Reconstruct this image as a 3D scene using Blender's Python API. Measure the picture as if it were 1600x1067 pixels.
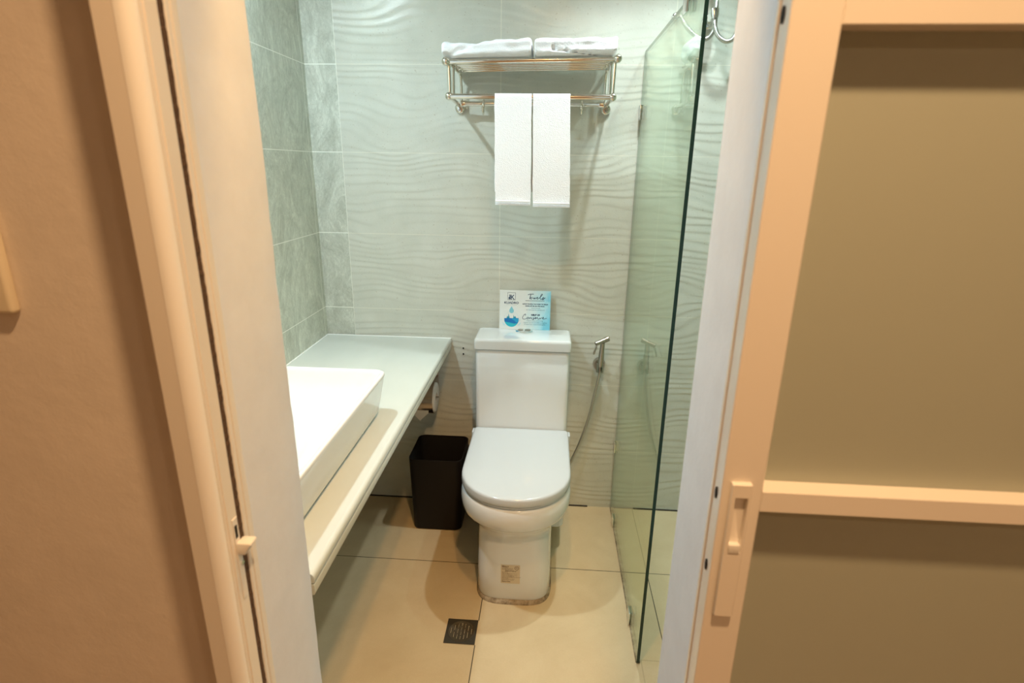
import bpy, bmesh, math, random
import numpy as np
from mathutils import Vector, Matrix, noise

for o in list(bpy.data.objects):
    bpy.data.objects.remove(o)
random.seed(4)
PI = math.pi
S = bpy.context.scene
C = S.collection

# ------------------------------------------------------------------ camera
R = [[0.9975422013711537, -0.06137731628573205, -0.03379913503558583],
     [0.06868935092270807, 0.9518420206280136, 0.298795148616234],
     [0.01383219264649019, -0.30038241095700247, 0.9537185526318804]]
cd = bpy.data.cameras.new('camera')
cam = bpy.data.objects.new('camera', cd)
C.objects.link(cam)
m3 = Matrix(((R[0][0], R[0][2], -R[0][1]), (R[1][0], R[1][2], -R[1][1]), (R[2][0], R[2][2], -R[2][1])))
cam.matrix_world = Matrix.Translation((0.19459, -2.16421, 1.43830)) @ m3.to_4x4()
cd.sensor_width = 36.0
cd.lens = 873.455 / 1600 * 36
cd.clip_start = 0.02
cd.dof.use_dof = True
cd.dof.focus_distance = 1.95
cd.dof.aperture_fstop = 5.0
S.camera = cam

# ------------------------------------------------------------------ view + world
S.view_settings.view_transform = 'Standard'
S.view_settings.look = 'None'
S.view_settings.gamma = 1
S.view_settings.use_curve_mapping = False
S.view_settings.exposure = 0.0
w = bpy.data.worlds.new('world')
S.world = w
w.use_nodes = True
w.node_tree.nodes['Background'].inputs[0].default_value = (0.9, 0.75, 0.55, 1)
w.node_tree.nodes['Background'].inputs[1].default_value = 0.05

# ------------------------------------------------------------------ lights
CEIL = 2.30
def disc_light(name, loc, power, col, size=0.08, spread=180):
    d = bpy.data.lights.new(name, 'AREA')
    d.shape = 'DISK'
    d.size = size
    d.energy = power
    d.color = col
    d.spread = math.radians(spread)
    o = bpy.data.objects.new(name, d)
    C.objects.link(o)
    o.location = loc
    return o
COOL = (0.90, 1.0, 0.86)
WARM = (1.0, 0.60, 0.22)
WARM2 = (1.0, 0.55, 0.25)
LIGHTS = [
    ('bathroom_door_downlight', (0.18, -1.31, CEIL - 0.012), 5.6, (1.0, 0.53, 0.17), 0.06, 130),
    ('bathroom_toilet_downlight', (0.478, -0.36, CEIL - 0.012), 4.3, (0.90, 0.99, 1.0), 0.05, 106),
    ('bathroom_basin_downlight', (-0.60, -0.80, CEIL - 0.012), 13.0, (0.76, 0.93, 1.0), 0.07, 160),
    ('shower_downlight', (0.72, -0.30, CEIL - 0.012), 2.6, (0.78, 1.0, 0.98), 0.05, 106),
    ('bedroom_downlight', (0.38, -2.06, 2.48), 19.0, (1.0, 0.62, 0.31), 0.09, 150),
    ('bedroom_added_fill', (1.30, -3.20, 2.48), 6.0, (1.0, 0.66, 0.38), 0.10, 160),  # added lamp, lifts the shadows on the wall outside
]
for a in LIGHTS:
    disc_light(*a)

# ------------------------------------------------------------------ node helpers
def mat(name, color=(0.8, 0.8, 0.8), rough=0.5, metal=0.0, **kw):
    m = bpy.data.materials.new(name)
    m.use_nodes = True
    b = m.node_tree.nodes['Principled BSDF']
    b.inputs['Base Color'].default_value = (*color, 1)
    b.inputs['Roughness'].default_value = rough
    b.inputs['Metallic'].default_value = metal
    for k, v in kw.items():
        b.inputs[k.replace('_', ' ')].default_value = v
    return m
class NB:
    def __init__(self, m):
        self.t = m.node_tree
        self.n = self.t.nodes
        self.b = self.n['Principled BSDF']
    def new(self, ty, **kw):
        x = self.n.new(ty)
        for k, v in kw.items():
            setattr(x, k, v)
        return x
    def link(self, a, b):
        self.t.links.new(a, b)
    def math(self, op, a, b=None, c=None):
        x = self.new('ShaderNodeMath', operation=op)
        for i, v in enumerate((a, b, c)):
            if v is None:
                continue
            if isinstance(v, (int, float)):
                x.inputs[i].default_value = v
            else:
                self.link(v, x.inputs[i])
        return x.outputs[0]
    def pos(self):
        g = self.new('ShaderNodeNewGeometry')
        s = self.new('ShaderNodeSeparateXYZ')
        self.link(g.outputs['Position'], s.inputs[0])
        return g.outputs['Position'], s.outputs[0], s.outputs[1], s.outputs[2]
    def scaled(self, vec, s):
        x = self.new('ShaderNodeMapping')
        self.link(vec, x.inputs['Vector'])
        x.inputs['Scale'].default_value = s
        return x.outputs[0]
    def noise(self, vec, scale, detail=4, rough=0.5, dist=0.0):
        x = self.new('ShaderNodeTexNoise')
        self.link(vec, x.inputs['Vector'])
        x.inputs['Scale'].default_value = scale
        x.inputs['Detail'].default_value = detail
        x.inputs['Roughness'].default_value = rough
        x.inputs['Distortion'].default_value = dist
        return x.outputs['Fac']
    def ramp(self, fac, stops):
        x = self.new('ShaderNodeValToRGB')
        e = x.color_ramp.elements
        e[0].position, e[0].color = stops[0][0], (*stops[0][1], 1)
        e[1].position, e[1].color = stops[-1][0], (*stops[-1][1], 1)
        for p, c in stops[1:-1]:
            q = e.new(p)
            q.color = (*c, 1)
        self.link(fac, x.inputs[0])
        return x.outputs[0]
    def mix(self, fac, a, b):
        x = self.new('ShaderNodeMix', data_type='RGBA')
        if isinstance(fac, (int, float)):
            x.inputs[0].default_value = fac
        else:
            self.link(fac, x.inputs[0])
        for v, i in ((a, 6), (b, 7)):
            if isinstance(v, tuple):
                x.inputs[i].default_value = (*v, 1)
            else:
                self.link(v, x.inputs[i])
        return x.outputs[2]
    def gridline(self, c, off, per, wid):
        # 1 on the joint lines at off + k*per
        u = self.math('DIVIDE', self.math('SUBTRACT', c, off), per)
        d = self.math('ABSOLUTE', self.math('SUBTRACT', u, self.math('ROUND', u)))
        return self.math('LESS_THAN', self.math('MULTIPLY', d, per), wid / 2)
    def line(self, c, off, wid):
        return self.math('LESS_THAN', self.math('ABSOLUTE', self.math('SUBTRACT', c, off)), wid / 2)
    def bump(self, h, strength, dist):
        x = self.new('ShaderNodeBump')
        x.inputs['Strength'].default_value = strength
        x.inputs['Distance'].default_value = dist
        self.link(h, x.inputs['Height'])
        self.link(x.outputs[0], self.b.inputs['Normal'])
    def color(self, c):
        self.link(c, self.b.inputs['Base Color'])

# ------------------------------------------------------------------ materials
M = {}
ROW0, ROWH = 0.277, 0.30
# wavy tile
m = M['wavy'] = mat('wavy_tile', (0.6, 0.58, 0.5), 0.17, Specular_IOR_Level=0.5)
n = NB(m)
p, x, y, z = n.pos()
f1 = n.noise(p, 260, 2, 0.7)
f2 = n.noise(p, 9, 3)
c = n.ramp(f2, [(0.3, (0.585, 0.60, 0.525)), (0.7, (0.645, 0.66, 0.585))])
c = n.mix(n.math('MULTIPLY', n.math('GREATER_THAN', f1, 0.60), 0.12), c, (0.80, 0.78, 0.70))
sp = n.noise(p, 150, 2, 0.6)
c = n.mix(n.math('MULTIPLY', n.math('GREATER_THAN', sp, 0.70), 0.5), c, (0.38, 0.33, 0.24))
gl = n.math('MAXIMUM', n.gridline(x, 0.0015, 0.595, 0.0030), n.gridline(z, ROW0, ROWH, 0.0024))
c = n.mix(n.math('MULTIPLY', gl, 0.75), c, (0.78, 0.77, 0.66))
n.color(c)
n.bump(f1, 0.12, 0.002)
# marble tile
def marble(name, a, b, rough):
    m = mat(name, a, rough, Specular_IOR_Level=0.4)
    n = NB(m)
    p, x, y, z = n.pos()
    st = n.scaled(p, (1.0, 1.0, 0.55))
    v1 = n.noise(st, 9, 12, 0.78, 2.2)
    v2 = n.noise(st, 48, 10, 0.9, 2.0)
    mu = n.math('ADD', n.math('MULTIPLY', v1, 0.5), n.math('MULTIPLY', v2, 0.5))
    c = n.ramp(mu, [(0.40, a), (0.52, ((a[0] + b[0]) / 2, (a[1] + b[1]) / 2, (a[2] + b[2]) / 2)), (0.60, b)])
    vein = n.noise(st, 3.2, 5, 0.6, 2.2)
    ve = n.math('LESS_THAN', n.math('ABSOLUTE', n.math('SUBTRACT', vein, 0.5)), 0.006)
    c = n.mix(n.math('MULTIPLY', ve, 0.35), c, (0.62, 0.63, 0.56))
    gl = n.math('MAXIMUM', n.gridline(z, ROW0, ROWH, 0.0028),
                n.math('MAXIMUM', n.gridline(y, -0.62, 0.6, 0.0028) if name == 'marble_side' else n.line(x, -5, 0.001),
                       n.line(x, -0.5935, 0.003)))
    c = n.mix(gl, c, (0.92, 0.94, 0.86))
    n.color(c)
    n.bump(v2, 0.05, 0.002)
    return m
M['marble'] = marble('marble_strip', (0.40, 0.42, 0.35), (0.74, 0.77, 0.68), 0.32)
M['marble_side'] = marble('marble_side', (0.42, 0.46, 0.38), (0.80, 0.85, 0.74), 0.32)
# floor
m = M['floor'] = mat('floor_tile', (0.5, 0.4, 0.28), 0.34, Specular_IOR_Level=0.4)
n = NB(m)
p, x, y, z = n.pos()
c = n.ramp(n.noise(p, 5, 6, 0.65, 0.4), [(0.3, (0.57, 0.45, 0.275)), (0.7, (0.66, 0.54, 0.345))])
c = n.mix(n.math('MULTIPLY', n.noise(p, 220, 2), 0.25), c, (0.44, 0.34, 0.18))
gx = n.math('MULTIPLY', n.line(x, 0.0025, 0.0028), n.math('GREATER_THAN', n.math('ABSOLUTE', n.math('ADD', y, 0.736)), 0.05))
g = n.math('MAXIMUM', gx, n.gridline(n.math('ADD', x, 0), 0.596, 40, 0.0028))
g = n.math('MAXIMUM', g, n.line(x, -0.598, 0.0028))
g = n.math('MAXIMUM', g, n.gridline(y, -0.411, 0.60, 0.0028))
c = n.mix(g, c, (0.05, 0.038, 0.022))
g2 = n.math('MULTIPLY', n.line(x, 0.516, 0.004), n.math('LESS_THAN', y, -0.80))
g2 = n.math('MAXIMUM', g2, n.math('MULTIPLY', n.line(y, -0.80, 0.004), n.math('GREATER_THAN', x, 0.516)))
c = n.mix(n.math('MULTIPLY', g2, 0.5), c, (0.40, 0.30, 0.18))
n.color(c)
n.bump(n.noise(p, 60, 3), 0.04, 0.002)
M['joint'] = mat('dark_joint', (0.035, 0.028, 0.02), 0.8)
# paint
def paint(name, col, rough=0.6, b=0.12, sc=14):
    m = mat(name, col, rough, Specular_IOR_Level=0.3)
    n = NB(m)
    p, x, y, z = n.pos()
    f = n.noise(p, sc, 5, 0.6)
    n.color(n.ramp(f, [(0.3, tuple(v * 0.95 for v in col)), (0.7, tuple(min(1, v * 1.03) for v in col))]))
    n.bump(n.noise(p, sc * 3, 4, 0.6), b, 0.004)
    return m
M['wall'] = paint('room_wall_paint', (0.80, 0.71, 0.62), 0.6, 0.25, 10)
M['reveal'] = paint('white_wall_paint', (0.74, 0.79, 0.88), 0.55, 0.2, 12)
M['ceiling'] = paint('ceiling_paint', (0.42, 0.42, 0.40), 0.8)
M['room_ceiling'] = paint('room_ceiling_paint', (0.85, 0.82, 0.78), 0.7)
M['trim'] = mat('cream_aluminium', (0.83, 0.77, 0.69), 0.26, Specular_IOR_Level=0.6)
M['trim_white'] = mat('white_strip', (0.80, 0.77, 0.72), 0.35)
M['brush'] = mat('dark_brush_pile', (0.06, 0.035, 0.02), 0.95)
n = NB(M['brush'])
p, x, y, z = n.pos()
n.color(n.ramp(n.noise(p, 500, 2, 0.8), [(0.35, (0.03, 0.015, 0.008)), (0.7, (0.16, 0.09, 0.05))]))
m = M['frost'] = mat('frosted_glass', (0.52, 0.55, 0.46), 0.38, Specular_IOR_Level=0.5)
n = NB(m)
p, x, y, z = n.pos()
n.bump(n.noise(p, 900, 2), 0.08, 0.0005)
n.b.inputs['Transmission Weight'].default_value = 0.25
M['porcelain'] = mat('white_porcelain', (0.74, 0.77, 0.77), 0.07, Specular_IOR_Level=0.6, Coat_Weight=0.4, Coat_Roughness=0.03)
M['seat'] = mat('white_seat_plastic', (0.55, 0.59, 0.61), 0.13, Specular_IOR_Level=0.5)
M['counter'] = mat('white_glass_stone', (0.70, 0.74, 0.68), 0.09, Specular_IOR_Level=0.6)
n = NB(M['counter'])
p, x, y, z = n.pos()
n.color(n.ramp(n.noise(n.scaled(p, (1, 0.4, 1)), 6, 5), [(0.3, (0.56, 0.60, 0.55)), (0.7, (0.61, 0.65, 0.60))]))
M['counter_under'] = mat('counter_apron', (0.58, 0.60, 0.52), 0.25)
M['caulk'] = mat('white_caulk', (0.85, 0.88, 0.84), 0.4)
m = M['towel'] = mat('white_terry', (0.93, 0.95, 0.97), 0.95, Sheen_Weight=0.4, Specular_IOR_Level=0.1)
n = NB(m)
p, x, y, z = n.pos()
v = n.new('ShaderNodeTexVoronoi')
n.link(p, v.inputs['Vector'])
v.inputs['Scale'].default_value = 420
h = n.math('ADD', v.outputs['Distance'], n.math('MULTIPLY', n.noise(p, 120, 4, 0.7), 1.2))
n.bump(h, 0.40, 0.003)
M['towel_hem'] = mat('white_hem', (0.92, 0.94, 0.95), 0.9)
M['chrome'] = mat('polished_steel', (0.80, 0.77, 0.70), 0.09, 1.0)
M['chrome2'] = mat('bright_chrome', (0.80, 0.82, 0.80), 0.10, 1.0)
M['brushed'] = mat('brushed_steel', (0.44, 0.41, 0.36), 0.34, 1.0)
M['brown_chrome'] = mat('hood_steel', (0.62, 0.50, 0.42), 0.22, 1.0)
M['hose'] = mat('hose_steel', (0.56, 0.52, 0.45), 0.28, 1.0)
M['hose_grey'] = mat('shower_hose_steel', (0.60, 0.61, 0.58), 0.22, 1.0)
M['bin'] = mat('black_plastic', (0.008, 0.006, 0.006), 0.42, Specular_IOR_Level=0.25)
M['bin_in'] = mat('black_inside', (0.006, 0.005, 0.005), 0.7)
M['paper'] = mat('tissue_paper', (0.82, 0.76, 0.68), 0.9)
M['hole_dark'] = mat('black_hole', (0.004, 0.004, 0.004), 0.9)  # black stands in for the shade inside holes and slots
m = M['grout_base'] = mat('dirty_cement', (0.35, 0.27, 0.18), 0.85)
n = NB(m)
p, x, y, z = n.pos()
n.color(n.ramp(n.noise(p, 35, 6, 0.7), [(0.32, (0.10, 0.065, 0.03)), (0.55, (0.36, 0.28, 0.18)), (0.7, (0.50, 0.42, 0.30))]))
m = M['drain'] = mat('dark_drain_metal', (0.045, 0.038, 0.024), 0.6, 0.2)
M['drain_ring'] = mat('drain_ring', (0.10, 0.08, 0.05), 0.5, 0.5)
M['drain_bright'] = mat('drain_glint', (0.85, 0.70, 0.42), 0.45, 0.2)  # highlight colour for the painted grate glints
M['plate'] = mat('switch_plastic', (0.80, 0.70, 0.52), 0.35)
# glass pane: tinted see-through sheet with a real mirror-like reflection
m = M['glass'] = bpy.data.materials.new('shower_glass')
m.use_nodes = True
nt = m.node_tree
nt.nodes.clear()
out = nt.nodes.new('ShaderNodeOutputMaterial')
mx = nt.nodes.new('ShaderNodeMixShader')
tr = nt.nodes.new('ShaderNodeBsdfTransparent')
tr.inputs[0].default_value = (0.905, 0.955, 0.90, 1)
gs = nt.nodes.new('ShaderNodeBsdfGlossy')
gs.inputs['Roughness'].default_value = 0.0
gs.inputs['Color'].default_value = (0.95, 1, 0.95, 1)
fr = nt.nodes.new('ShaderNodeFresnel')
fr.inputs[0].default_value = 1.52
gg = nt.nodes.new('ShaderNodeNewGeometry')
# same reflectance from either side of the sheet
mth = nt.nodes.new('ShaderNodeMath')
mth.operation = 'MULTIPLY_ADD'
mth.inputs[1].default_value = (1 / 1.52) - 1.52
mth.inputs[2].default_value = 1.52
nt.links.new(gg.outputs['Backfacing'], mth.inputs[0])
nt.links.new(mth.outputs[0], fr.inputs[0])
nt.links.new(fr.outputs[0], mx.inputs[0])
nt.links.new(tr.outputs[0], mx.inputs[1])
nt.links.new(gs.outputs[0], mx.inputs[2])
nt.links.new(mx.outputs[0], out.inputs[0])
m = M['glass_edge'] = mat('green_glass_edge', (0.004, 0.035, 0.022), 0.12, Specular_IOR_Level=0.6)
M['glass_edge_thin'] = mat('grey_glass_seal', (0.30, 0.34, 0.28), 0.3)

# ------------------------------------------------------------------ geometry helpers
def link(o):
    C.objects.link(o)
    return o
def mesh_obj(name, verts, faces, mt, parent=None, smooth=True, mats=None, mi=None, angle=35):
    me = bpy.data.meshes.new(name)
    me.from_pydata([tuple(map(float, v)) for v in verts], [], [tuple(f) for f in faces])
    me.update()
    for q in (mats or [mt]):
        me.materials.append(q)
    if mi:
        for pl, i in zip(me.polygons, mi):
            pl.material_index = i
    if smooth:
        me.shade_smooth()
        me.set_sharp_from_angle(angle=math.radians(angle))
    o = bpy.data.objects.new(name, me)
    o.parent = parent
    return link(o)
def bm_obj(name, bm, mt, parent=None, smooth=True, angle=35):
    bmesh.ops.recalc_face_normals(bm, faces=bm.faces)
    me = bpy.data.meshes.new(name)
    bm.to_mesh(me)
    bm.free()
    me.materials.append(mt)
    if smooth:
        me.shade_smooth()
        me.set_sharp_from_angle(angle=math.radians(angle))
    o = bpy.data.objects.new(name, me)
    o.parent = parent
    return link(o)
def thing(name, label, cat, loc=(0, 0, 0), group=None):
    o = bpy.data.objects.new(name, None)
    o.location = loc
    o.empty_display_size = 0.05
    o['label'] = label
    o['category'] = cat
    if group:
        o['group'] = group
    return link(o)
def tag(o, label, cat, group=None):
    o['label'] = label
    o['category'] = cat
    if group:
        o['group'] = group
    return o
def struct(o, label=None, cat=None):
    o['kind'] = 'structure'
    if label:
        o['label'] = label
    if cat:
        o['category'] = cat
    return o
def keep(parent, *objs):
    # geometry below is written in room coordinates; re-base it on the thing's empty
    off = Vector(parent.location)
    for o in objs:
        o.data.transform(Matrix.Translation(-off))
        o.parent = parent
    return objs[0] if len(objs) == 1 else objs
def add_box(bm, x0, x1, y0, y1, z0, z1, bev=0.0, seg=2):
    r = bmesh.ops.create_cube(bm, size=1)
    vs = r['verts']
    for v in vs:
        v.co = Vector(((x0 + x1) / 2 + v.co.x * (x1 - x0), (y0 + y1) / 2 + v.co.y * (y1 - y0), (z0 + z1) / 2 + v.co.z * (z1 - z0)))
    if bev > 0:
        es = list({e for v in vs for e in v.link_edges})
        bmesh.ops.bevel(bm, geom=es, offset=bev, segments=seg, profile=0.5, affect='EDGES')
def box(name, x0, x1, y0, y1, z0, z1, mt, parent=None, bev=0.0, seg=2):
    bm = bmesh.new()
    add_box(bm, x0, x1, y0, y1, z0, z1, bev, seg)
    return bm_obj(name, bm, mt, parent)
def loft(rings, cap0=True, cap1=True, closed=True):
    n_ = len(rings[0])
    V = [q for r in rings for q in r]
    F = []
    for i in range(len(rings) - 1):
        for j in range(n_ if closed else n_ - 1):
            k = (j + 1) % n_
            F.append((i * n_ + j, i * n_ + k, (i + 1) * n_ + k, (i + 1) * n_ + j))
    if cap0:
        F.append(tuple(range(n_ - 1, -1, -1)))
    if cap1:
        F.append(tuple((len(rings) - 1) * n_ + j for j in range(n_)))
    return V, F
def catmull(pts, n_=8):
    P = [Vector(q) for q in pts]
    P = [P[0] * 2 - P[1]] + P + [P[-1] * 2 - P[-2]]
    o = []
    for i in range(1, len(P) - 2):
        for k in range(n_):
            t = k / n_
            a, b, c_, d = P[i - 1], P[i], P[i + 1], P[i + 2]
            o.append(0.5 * ((2 * b) + (c_ - a) * t + (2 * a - 5 * b + 4 * c_ - d) * t * t + (3 * b - a - 3 * c_ + d) * t ** 3))
    o.append(P[-2])
    return o
def tube_vf(pts, rad, seg=12, cap=True, base=0):
    P = [Vector(q) for q in pts]
    V, F = [], []
    t0 = (P[1] - P[0]).normalized()
    up = Vector((0, 0, 1)) if abs(t0.z) < 0.9 else Vector((1, 0, 0))
    nrm = t0.cross(up).normalized()
    for i, q in enumerate(P):
        t = (P[min(i + 1, len(P) - 1)] - P[max(i - 1, 0)]).normalized()
        nrm = (nrm - t * nrm.dot(t)).normalized()
        bn = t.cross(nrm)
        r = rad[i] if hasattr(rad, '__len__') else rad
        for k in range(seg):
            a = 2 * PI * k / seg
            V.append(q + (nrm * math.cos(a) + bn * math.sin(a)) * r)
    for i in range(len(P) - 1):
        for k in range(seg):
            l = (k + 1) % seg
            F.append((base + i * seg + k, base + i * seg + l, base + (i + 1) * seg + l, base + (i + 1) * seg + k))
    if cap:
        F.append(tuple(base + k for k in range(seg - 1, -1, -1)))
        F.append(tuple(base + (len(P) - 1) * seg + k for k in range(seg)))
    return V, F
def tube(name, pts, rad, mt, parent=None, seg=12):
    V, F = tube_vf(pts, rad, seg)
    return mesh_obj(name, V, F, mt, parent, angle=50)
def multi_tube(name, lst, mt, parent=None, seg=12):
    V, F = [], []
    for pts, r in lst:
        v_, f_ = tube_vf(pts, r, seg, True, len(V))
        V += v_
        F += f_
    return mesh_obj(name, V, F, mt, parent, angle=50)
def ball(name, c_, r, mt, parent=None, sz=1.0):
    bm = bmesh.new()
    bmesh.ops.create_uvsphere(bm, u_segments=20, v_segments=12, radius=r)
    for v in bm.verts:
        v.co = Vector((v.co.x, v.co.y, v.co.z * sz)) + Vector(c_)
    return bm_obj(name, bm, mt, parent, angle=80)
def rrect(cx, cy, hx, hy, r, z, n_=6):
    o = []
    for qx, qy, a0 in ((1, 1, 0), (-1, 1, PI / 2), (-1, -1, PI), (1, -1, 3 * PI / 2)):
        for k in range(n_ + 1):
            a = a0 + PI / 2 * k / n_
            o.append((cx + qx * (hx - r) + r * math.cos(a), cy + qy * (hy - r) + r * math.sin(a), z))
    return o
def extrude_profile(name, prof, z0, z1, mt, parent=None, nz=1, wob=0.0, smooth=True, angle=35):
    # closed profile [(x, y)] swept from z0 to z1
    rings = []
    for i in range(nz + 1):
        zz = z0 + (z1 - z0) * i / nz
        rings.append([(px, py, zz) for px, py in prof])
    V, F = loft(rings)
    o = mesh_obj(name, V, F, mt, parent, smooth, angle=angle)
    return o

# ------------------------------------------------------------------ setting: bathroom shell
XL, XR = -0.711, 1.40
YB, YF = -1.39, -1.545     # inner and outer face of the doorway wall
OL, OR = -0.192, 0.408     # doorway opening
# wavy tile wall, real relief
def wave_h(X, Z):
    w1 = 0.75 * np.sin(2 * PI * X / 0.66 + 1.1 + 1.7 * np.sin(Z * 6.3) + Z * 3.0) + 0.34 * np.sin(2 * PI * X / 0.36 + 2.0 * np.sin(Z * 8.9 + 0.6)) \
        + 0.10 * np.sin(2 * PI * X / 0.20 + Z * 14)
    ph = Z / 0.0295 + 0.42 * np.sin(Z * 17.3 + 0.5) + 0.26 * np.sin(Z * 39.0 + 1.7 + 1.5 * np.sin(X * 4.0)) + w1 * (0.8 + 0.3 * np.sin(Z * 13.7 + X * 2))
    f = 1 - (ph - np.floor(ph))
    prof = np.where(f < 0.78, 0.5 - 0.5 * np.cos(PI * f / 0.78), 0.5 + 0.5 * np.cos(PI * (f - 0.78) / 0.22))
    amp = 0.66 + 0.34 * np.sin(2 * PI * X / 0.71 + 7 * np.sin(Z * 9.1) + 0.8)
    return 0.00105 * amp * prof
nx, nz = 180, 880
xs = np.linspace(-0.5935, XR, nx)
zs = np.linspace(0.0, CEIL, nz)
Xg, Zg = np.meshgrid(xs, zs)
Hg = wave_h(Xg, Zg)
co = np.empty((nz, nx, 3))
co[..., 0] = Xg
co[..., 1] = 0.0028 - Hg
co[..., 2] = Zg
idx = np.arange(nz * nx).reshape(nz, nx)
q = np.stack([idx[:-1, :-1], idx[:-1, 1:], idx[1:, 1:], idx[1:, :-1]], -1).reshape(-1, 4)
me = bpy.data.meshes.new('wall_back')
back_v = [(XL - 0.1, 0.004, 0), (-0.5935, 0.004, 0), (-0.5935, 0.004, CEIL), (XL - 0.1, 0.004, CEIL),
          (XL - 0.1, 0.10, 0), (XR, 0.10, 0), (XR, 0.10, CEIL), (XL - 0.1, 0.10, CEIL)]
base = nz * nx
vv = np.concatenate([co.reshape(-1, 3), np.array(back_v)])
ff = np.concatenate([q, np.array([[base, base + 1, base + 2, base + 3], [base + 5, base + 4, base + 7, base + 6]])])
me.vertices.add(len(vv))
me.vertices.foreach_set('co', vv.ravel())
me.loops.add(ff.size)
me.loops.foreach_set('vertex_index', ff.ravel().astype(np.int32))
me.polygons.add(len(ff))
me.polygons.foreach_set('loop_start', np.arange(0, ff.size, 4, dtype=np.int32))
me.update(calc_edges=True)
me.validate()
me.materials.append(M['wavy'])
me.materials.append(M['marble'])
mi = np.zeros(len(ff), dtype=np.int32)
mi[-2] = 1
me.polygons.foreach_set('material_index', mi)
me.shade_smooth()
wb = bpy.data.objects.new('wall_back', me)
link(wb)
struct(wb, 'tiled back wall with horizontal wave relief and a marble strip at its left', 'wall')
# marble strip front (flush with the wave crests)
holes = []
for zz in (0.7193, 0.6943):
    V, F = loft([[(-0.1450 + 0.0032 * math.cos(a), yy, zz + 0.0032 * math.sin(a)) for a in [2 * PI * k / 12 for k in range(12)]] for yy in (0.003, -0.0006)])
    holes.append(mesh_obj('screw_hole', V, F, M['hole_dark'], wb))

struct(box('wall_left', XL - 0.1, XL, YF, 0.1, 0, CEIL, M['marble_side']), 'left bathroom wall of grey green marble tile', 'wall')
struct(box('wall_right', XR, XR + 0.1, YF, 0.1, 0, CEIL, M['marble_side']))
struct(box('floor', XL - 0.1, XR + 0.1, -1.47, 0.1, -0.06, 0, M['floor']), 'beige tiled bathroom floor with dark joints', 'floor')
jt = box('floor_joint', XL, 0.4, -0.0022, 0.004, 0.0, 0.0045, M['joint'])
jt2 = box('floor_joint', 0.515, XR, -0.0022, 0.004, 0.0, 0.0045, M['joint'])
for j in (jt, jt2):
    j.parent = bpy.data.objects['floor']
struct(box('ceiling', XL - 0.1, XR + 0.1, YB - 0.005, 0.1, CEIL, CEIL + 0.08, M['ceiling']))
# doorway wall: left pier with a slightly uneven plaster corner, right pier, header
def pier(name, prof, nz_=70, wv=()):
    rings = []
    for i in range(nz_ + 1):
        zz = 2.5 * i / nz_
        ring = []
        for k, (px, py) in enumerate(prof):
            dx = 0.0
            if k in wv:
                dx = 0.0022 * noise.noise((zz * 6.0, k * 3.1, 0)) + 0.0012 * noise.noise((zz * 31.0, k, 4))
            ring.append((px + dx, py, zz))
        rings.append(ring)
    V, F = loft(rings)
    return mesh_obj(name, V, F, M['reveal'], None, True, angle=30)
profL = [(-1.9, YF), (OL, YF), (OL + 0.0005, -1.50), (OL, -1.45), (OL - 0.0005, -1.405), (OL - 0.004, -1.394), (OL - 0.010, YB), (-1.9, YB)]
wfl = pier('wall_front', profL, 90, (3, 4, 5, 6))
wfl.data.materials.append(M['wall'])
for pl in wfl.data.polygons:
    if pl.normal.y < -0.9:
        pl.material_index = 1
struct(wfl, 'painted wall left of the bathroom doorway', 'wall')
profR = [(2.3, YB), (OR + 0.004, YB), (OR, YB - 0.004), (OR, YF), (2.3, YF)]
wfr = pier('wall_front', profR, 10)
wfr.data.materials.append(M['wall'])
for pl in wfr.data.polygons:
    if pl.normal.y < -0.9:
        pl.material_index = 1
struct(wfr, 'painted wall right of the bathroom doorway, behind the sliding door', 'wall')
struct(box('wall_front', OL, OR, YF, YB, 1.98, 2.5, M['reveal']))
# room outside the bathroom
struct(box('floor', -1.9, 2.3, -4.2, -1.47, -0.06, -0.002, mat('room_floor', (0.50, 0.38, 0.27), 0.45)))
struct(box('ceiling', -1.9, 2.3, -4.2, YF, 2.5, 2.58, M['room_ceiling']))
struct(box('wall_rear', -1.9, 2.3, -4.3, -4.2, 0, 2.5, M['wall']))
struct(box('wall_left', -2.0, -1.9, -4.3, YF, 0, 2.5, M['wall']))
struct(box('wall_right', 2.3, 2.4, -4.3, YF, 0, 2.5, M['wall']))

# ------------------------------------------------------------------ door jamb on the left (receives the sliding door)
jamb = bpy.data.objects.new('trim_1', None)
link(jamb)
jamb.location = (-0.20, -1.58, 0)
struct(jamb, 'cream aluminium door jamb on the left of the doorway', 'door frame')
arc = [(-0.204 + 0.014 * math.sin(a), -1.608 - 0.0125 * math.cos(a)) for a in [PI / 2 * k / 8 for k in range(9)]]
prof = [(-0.228, YF - 0.0005), (-0.228, -1.6185), (-0.226, -1.6205), (-0.206, -1.6205)] + arc + \
       [(-0.190, -1.6065), (-0.1925, -1.6058), (-0.190, -1.6050), (-0.190, -1.6010), (-0.1885, -1.6000), (-0.1885, -1.5975),
        (-0.1905, -1.5965), (-0.1905, -1.5785), (-0.198, -1.5785), (-0.198, YF - 0.0005)]
keep(jamb, extrude_profile('frame_profile', prof[::-1], 0, 2.12, M['trim'], angle=25))
bead = [(-0.2045, -1.6210)] + [(-0.204 + 0.0146 * math.sin(a), -1.608 - 0.0131 * math.cos(a)) for a in [PI / 2 * k / 10 for k in range(1, 11)]] + [(-0.1915, -1.6082), (-0.2040, -1.6175)]
bd = extrude_profile('rounded_bead', bead[::-1], 0, 2.12, mat('white_bead', (0.94, 0.92, 0.87), 0.35, Specular_IOR_Level=0.7), angle=40)
bd['label'] = 'bright white rounded edge strip'
keep(jamb, bd)
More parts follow.
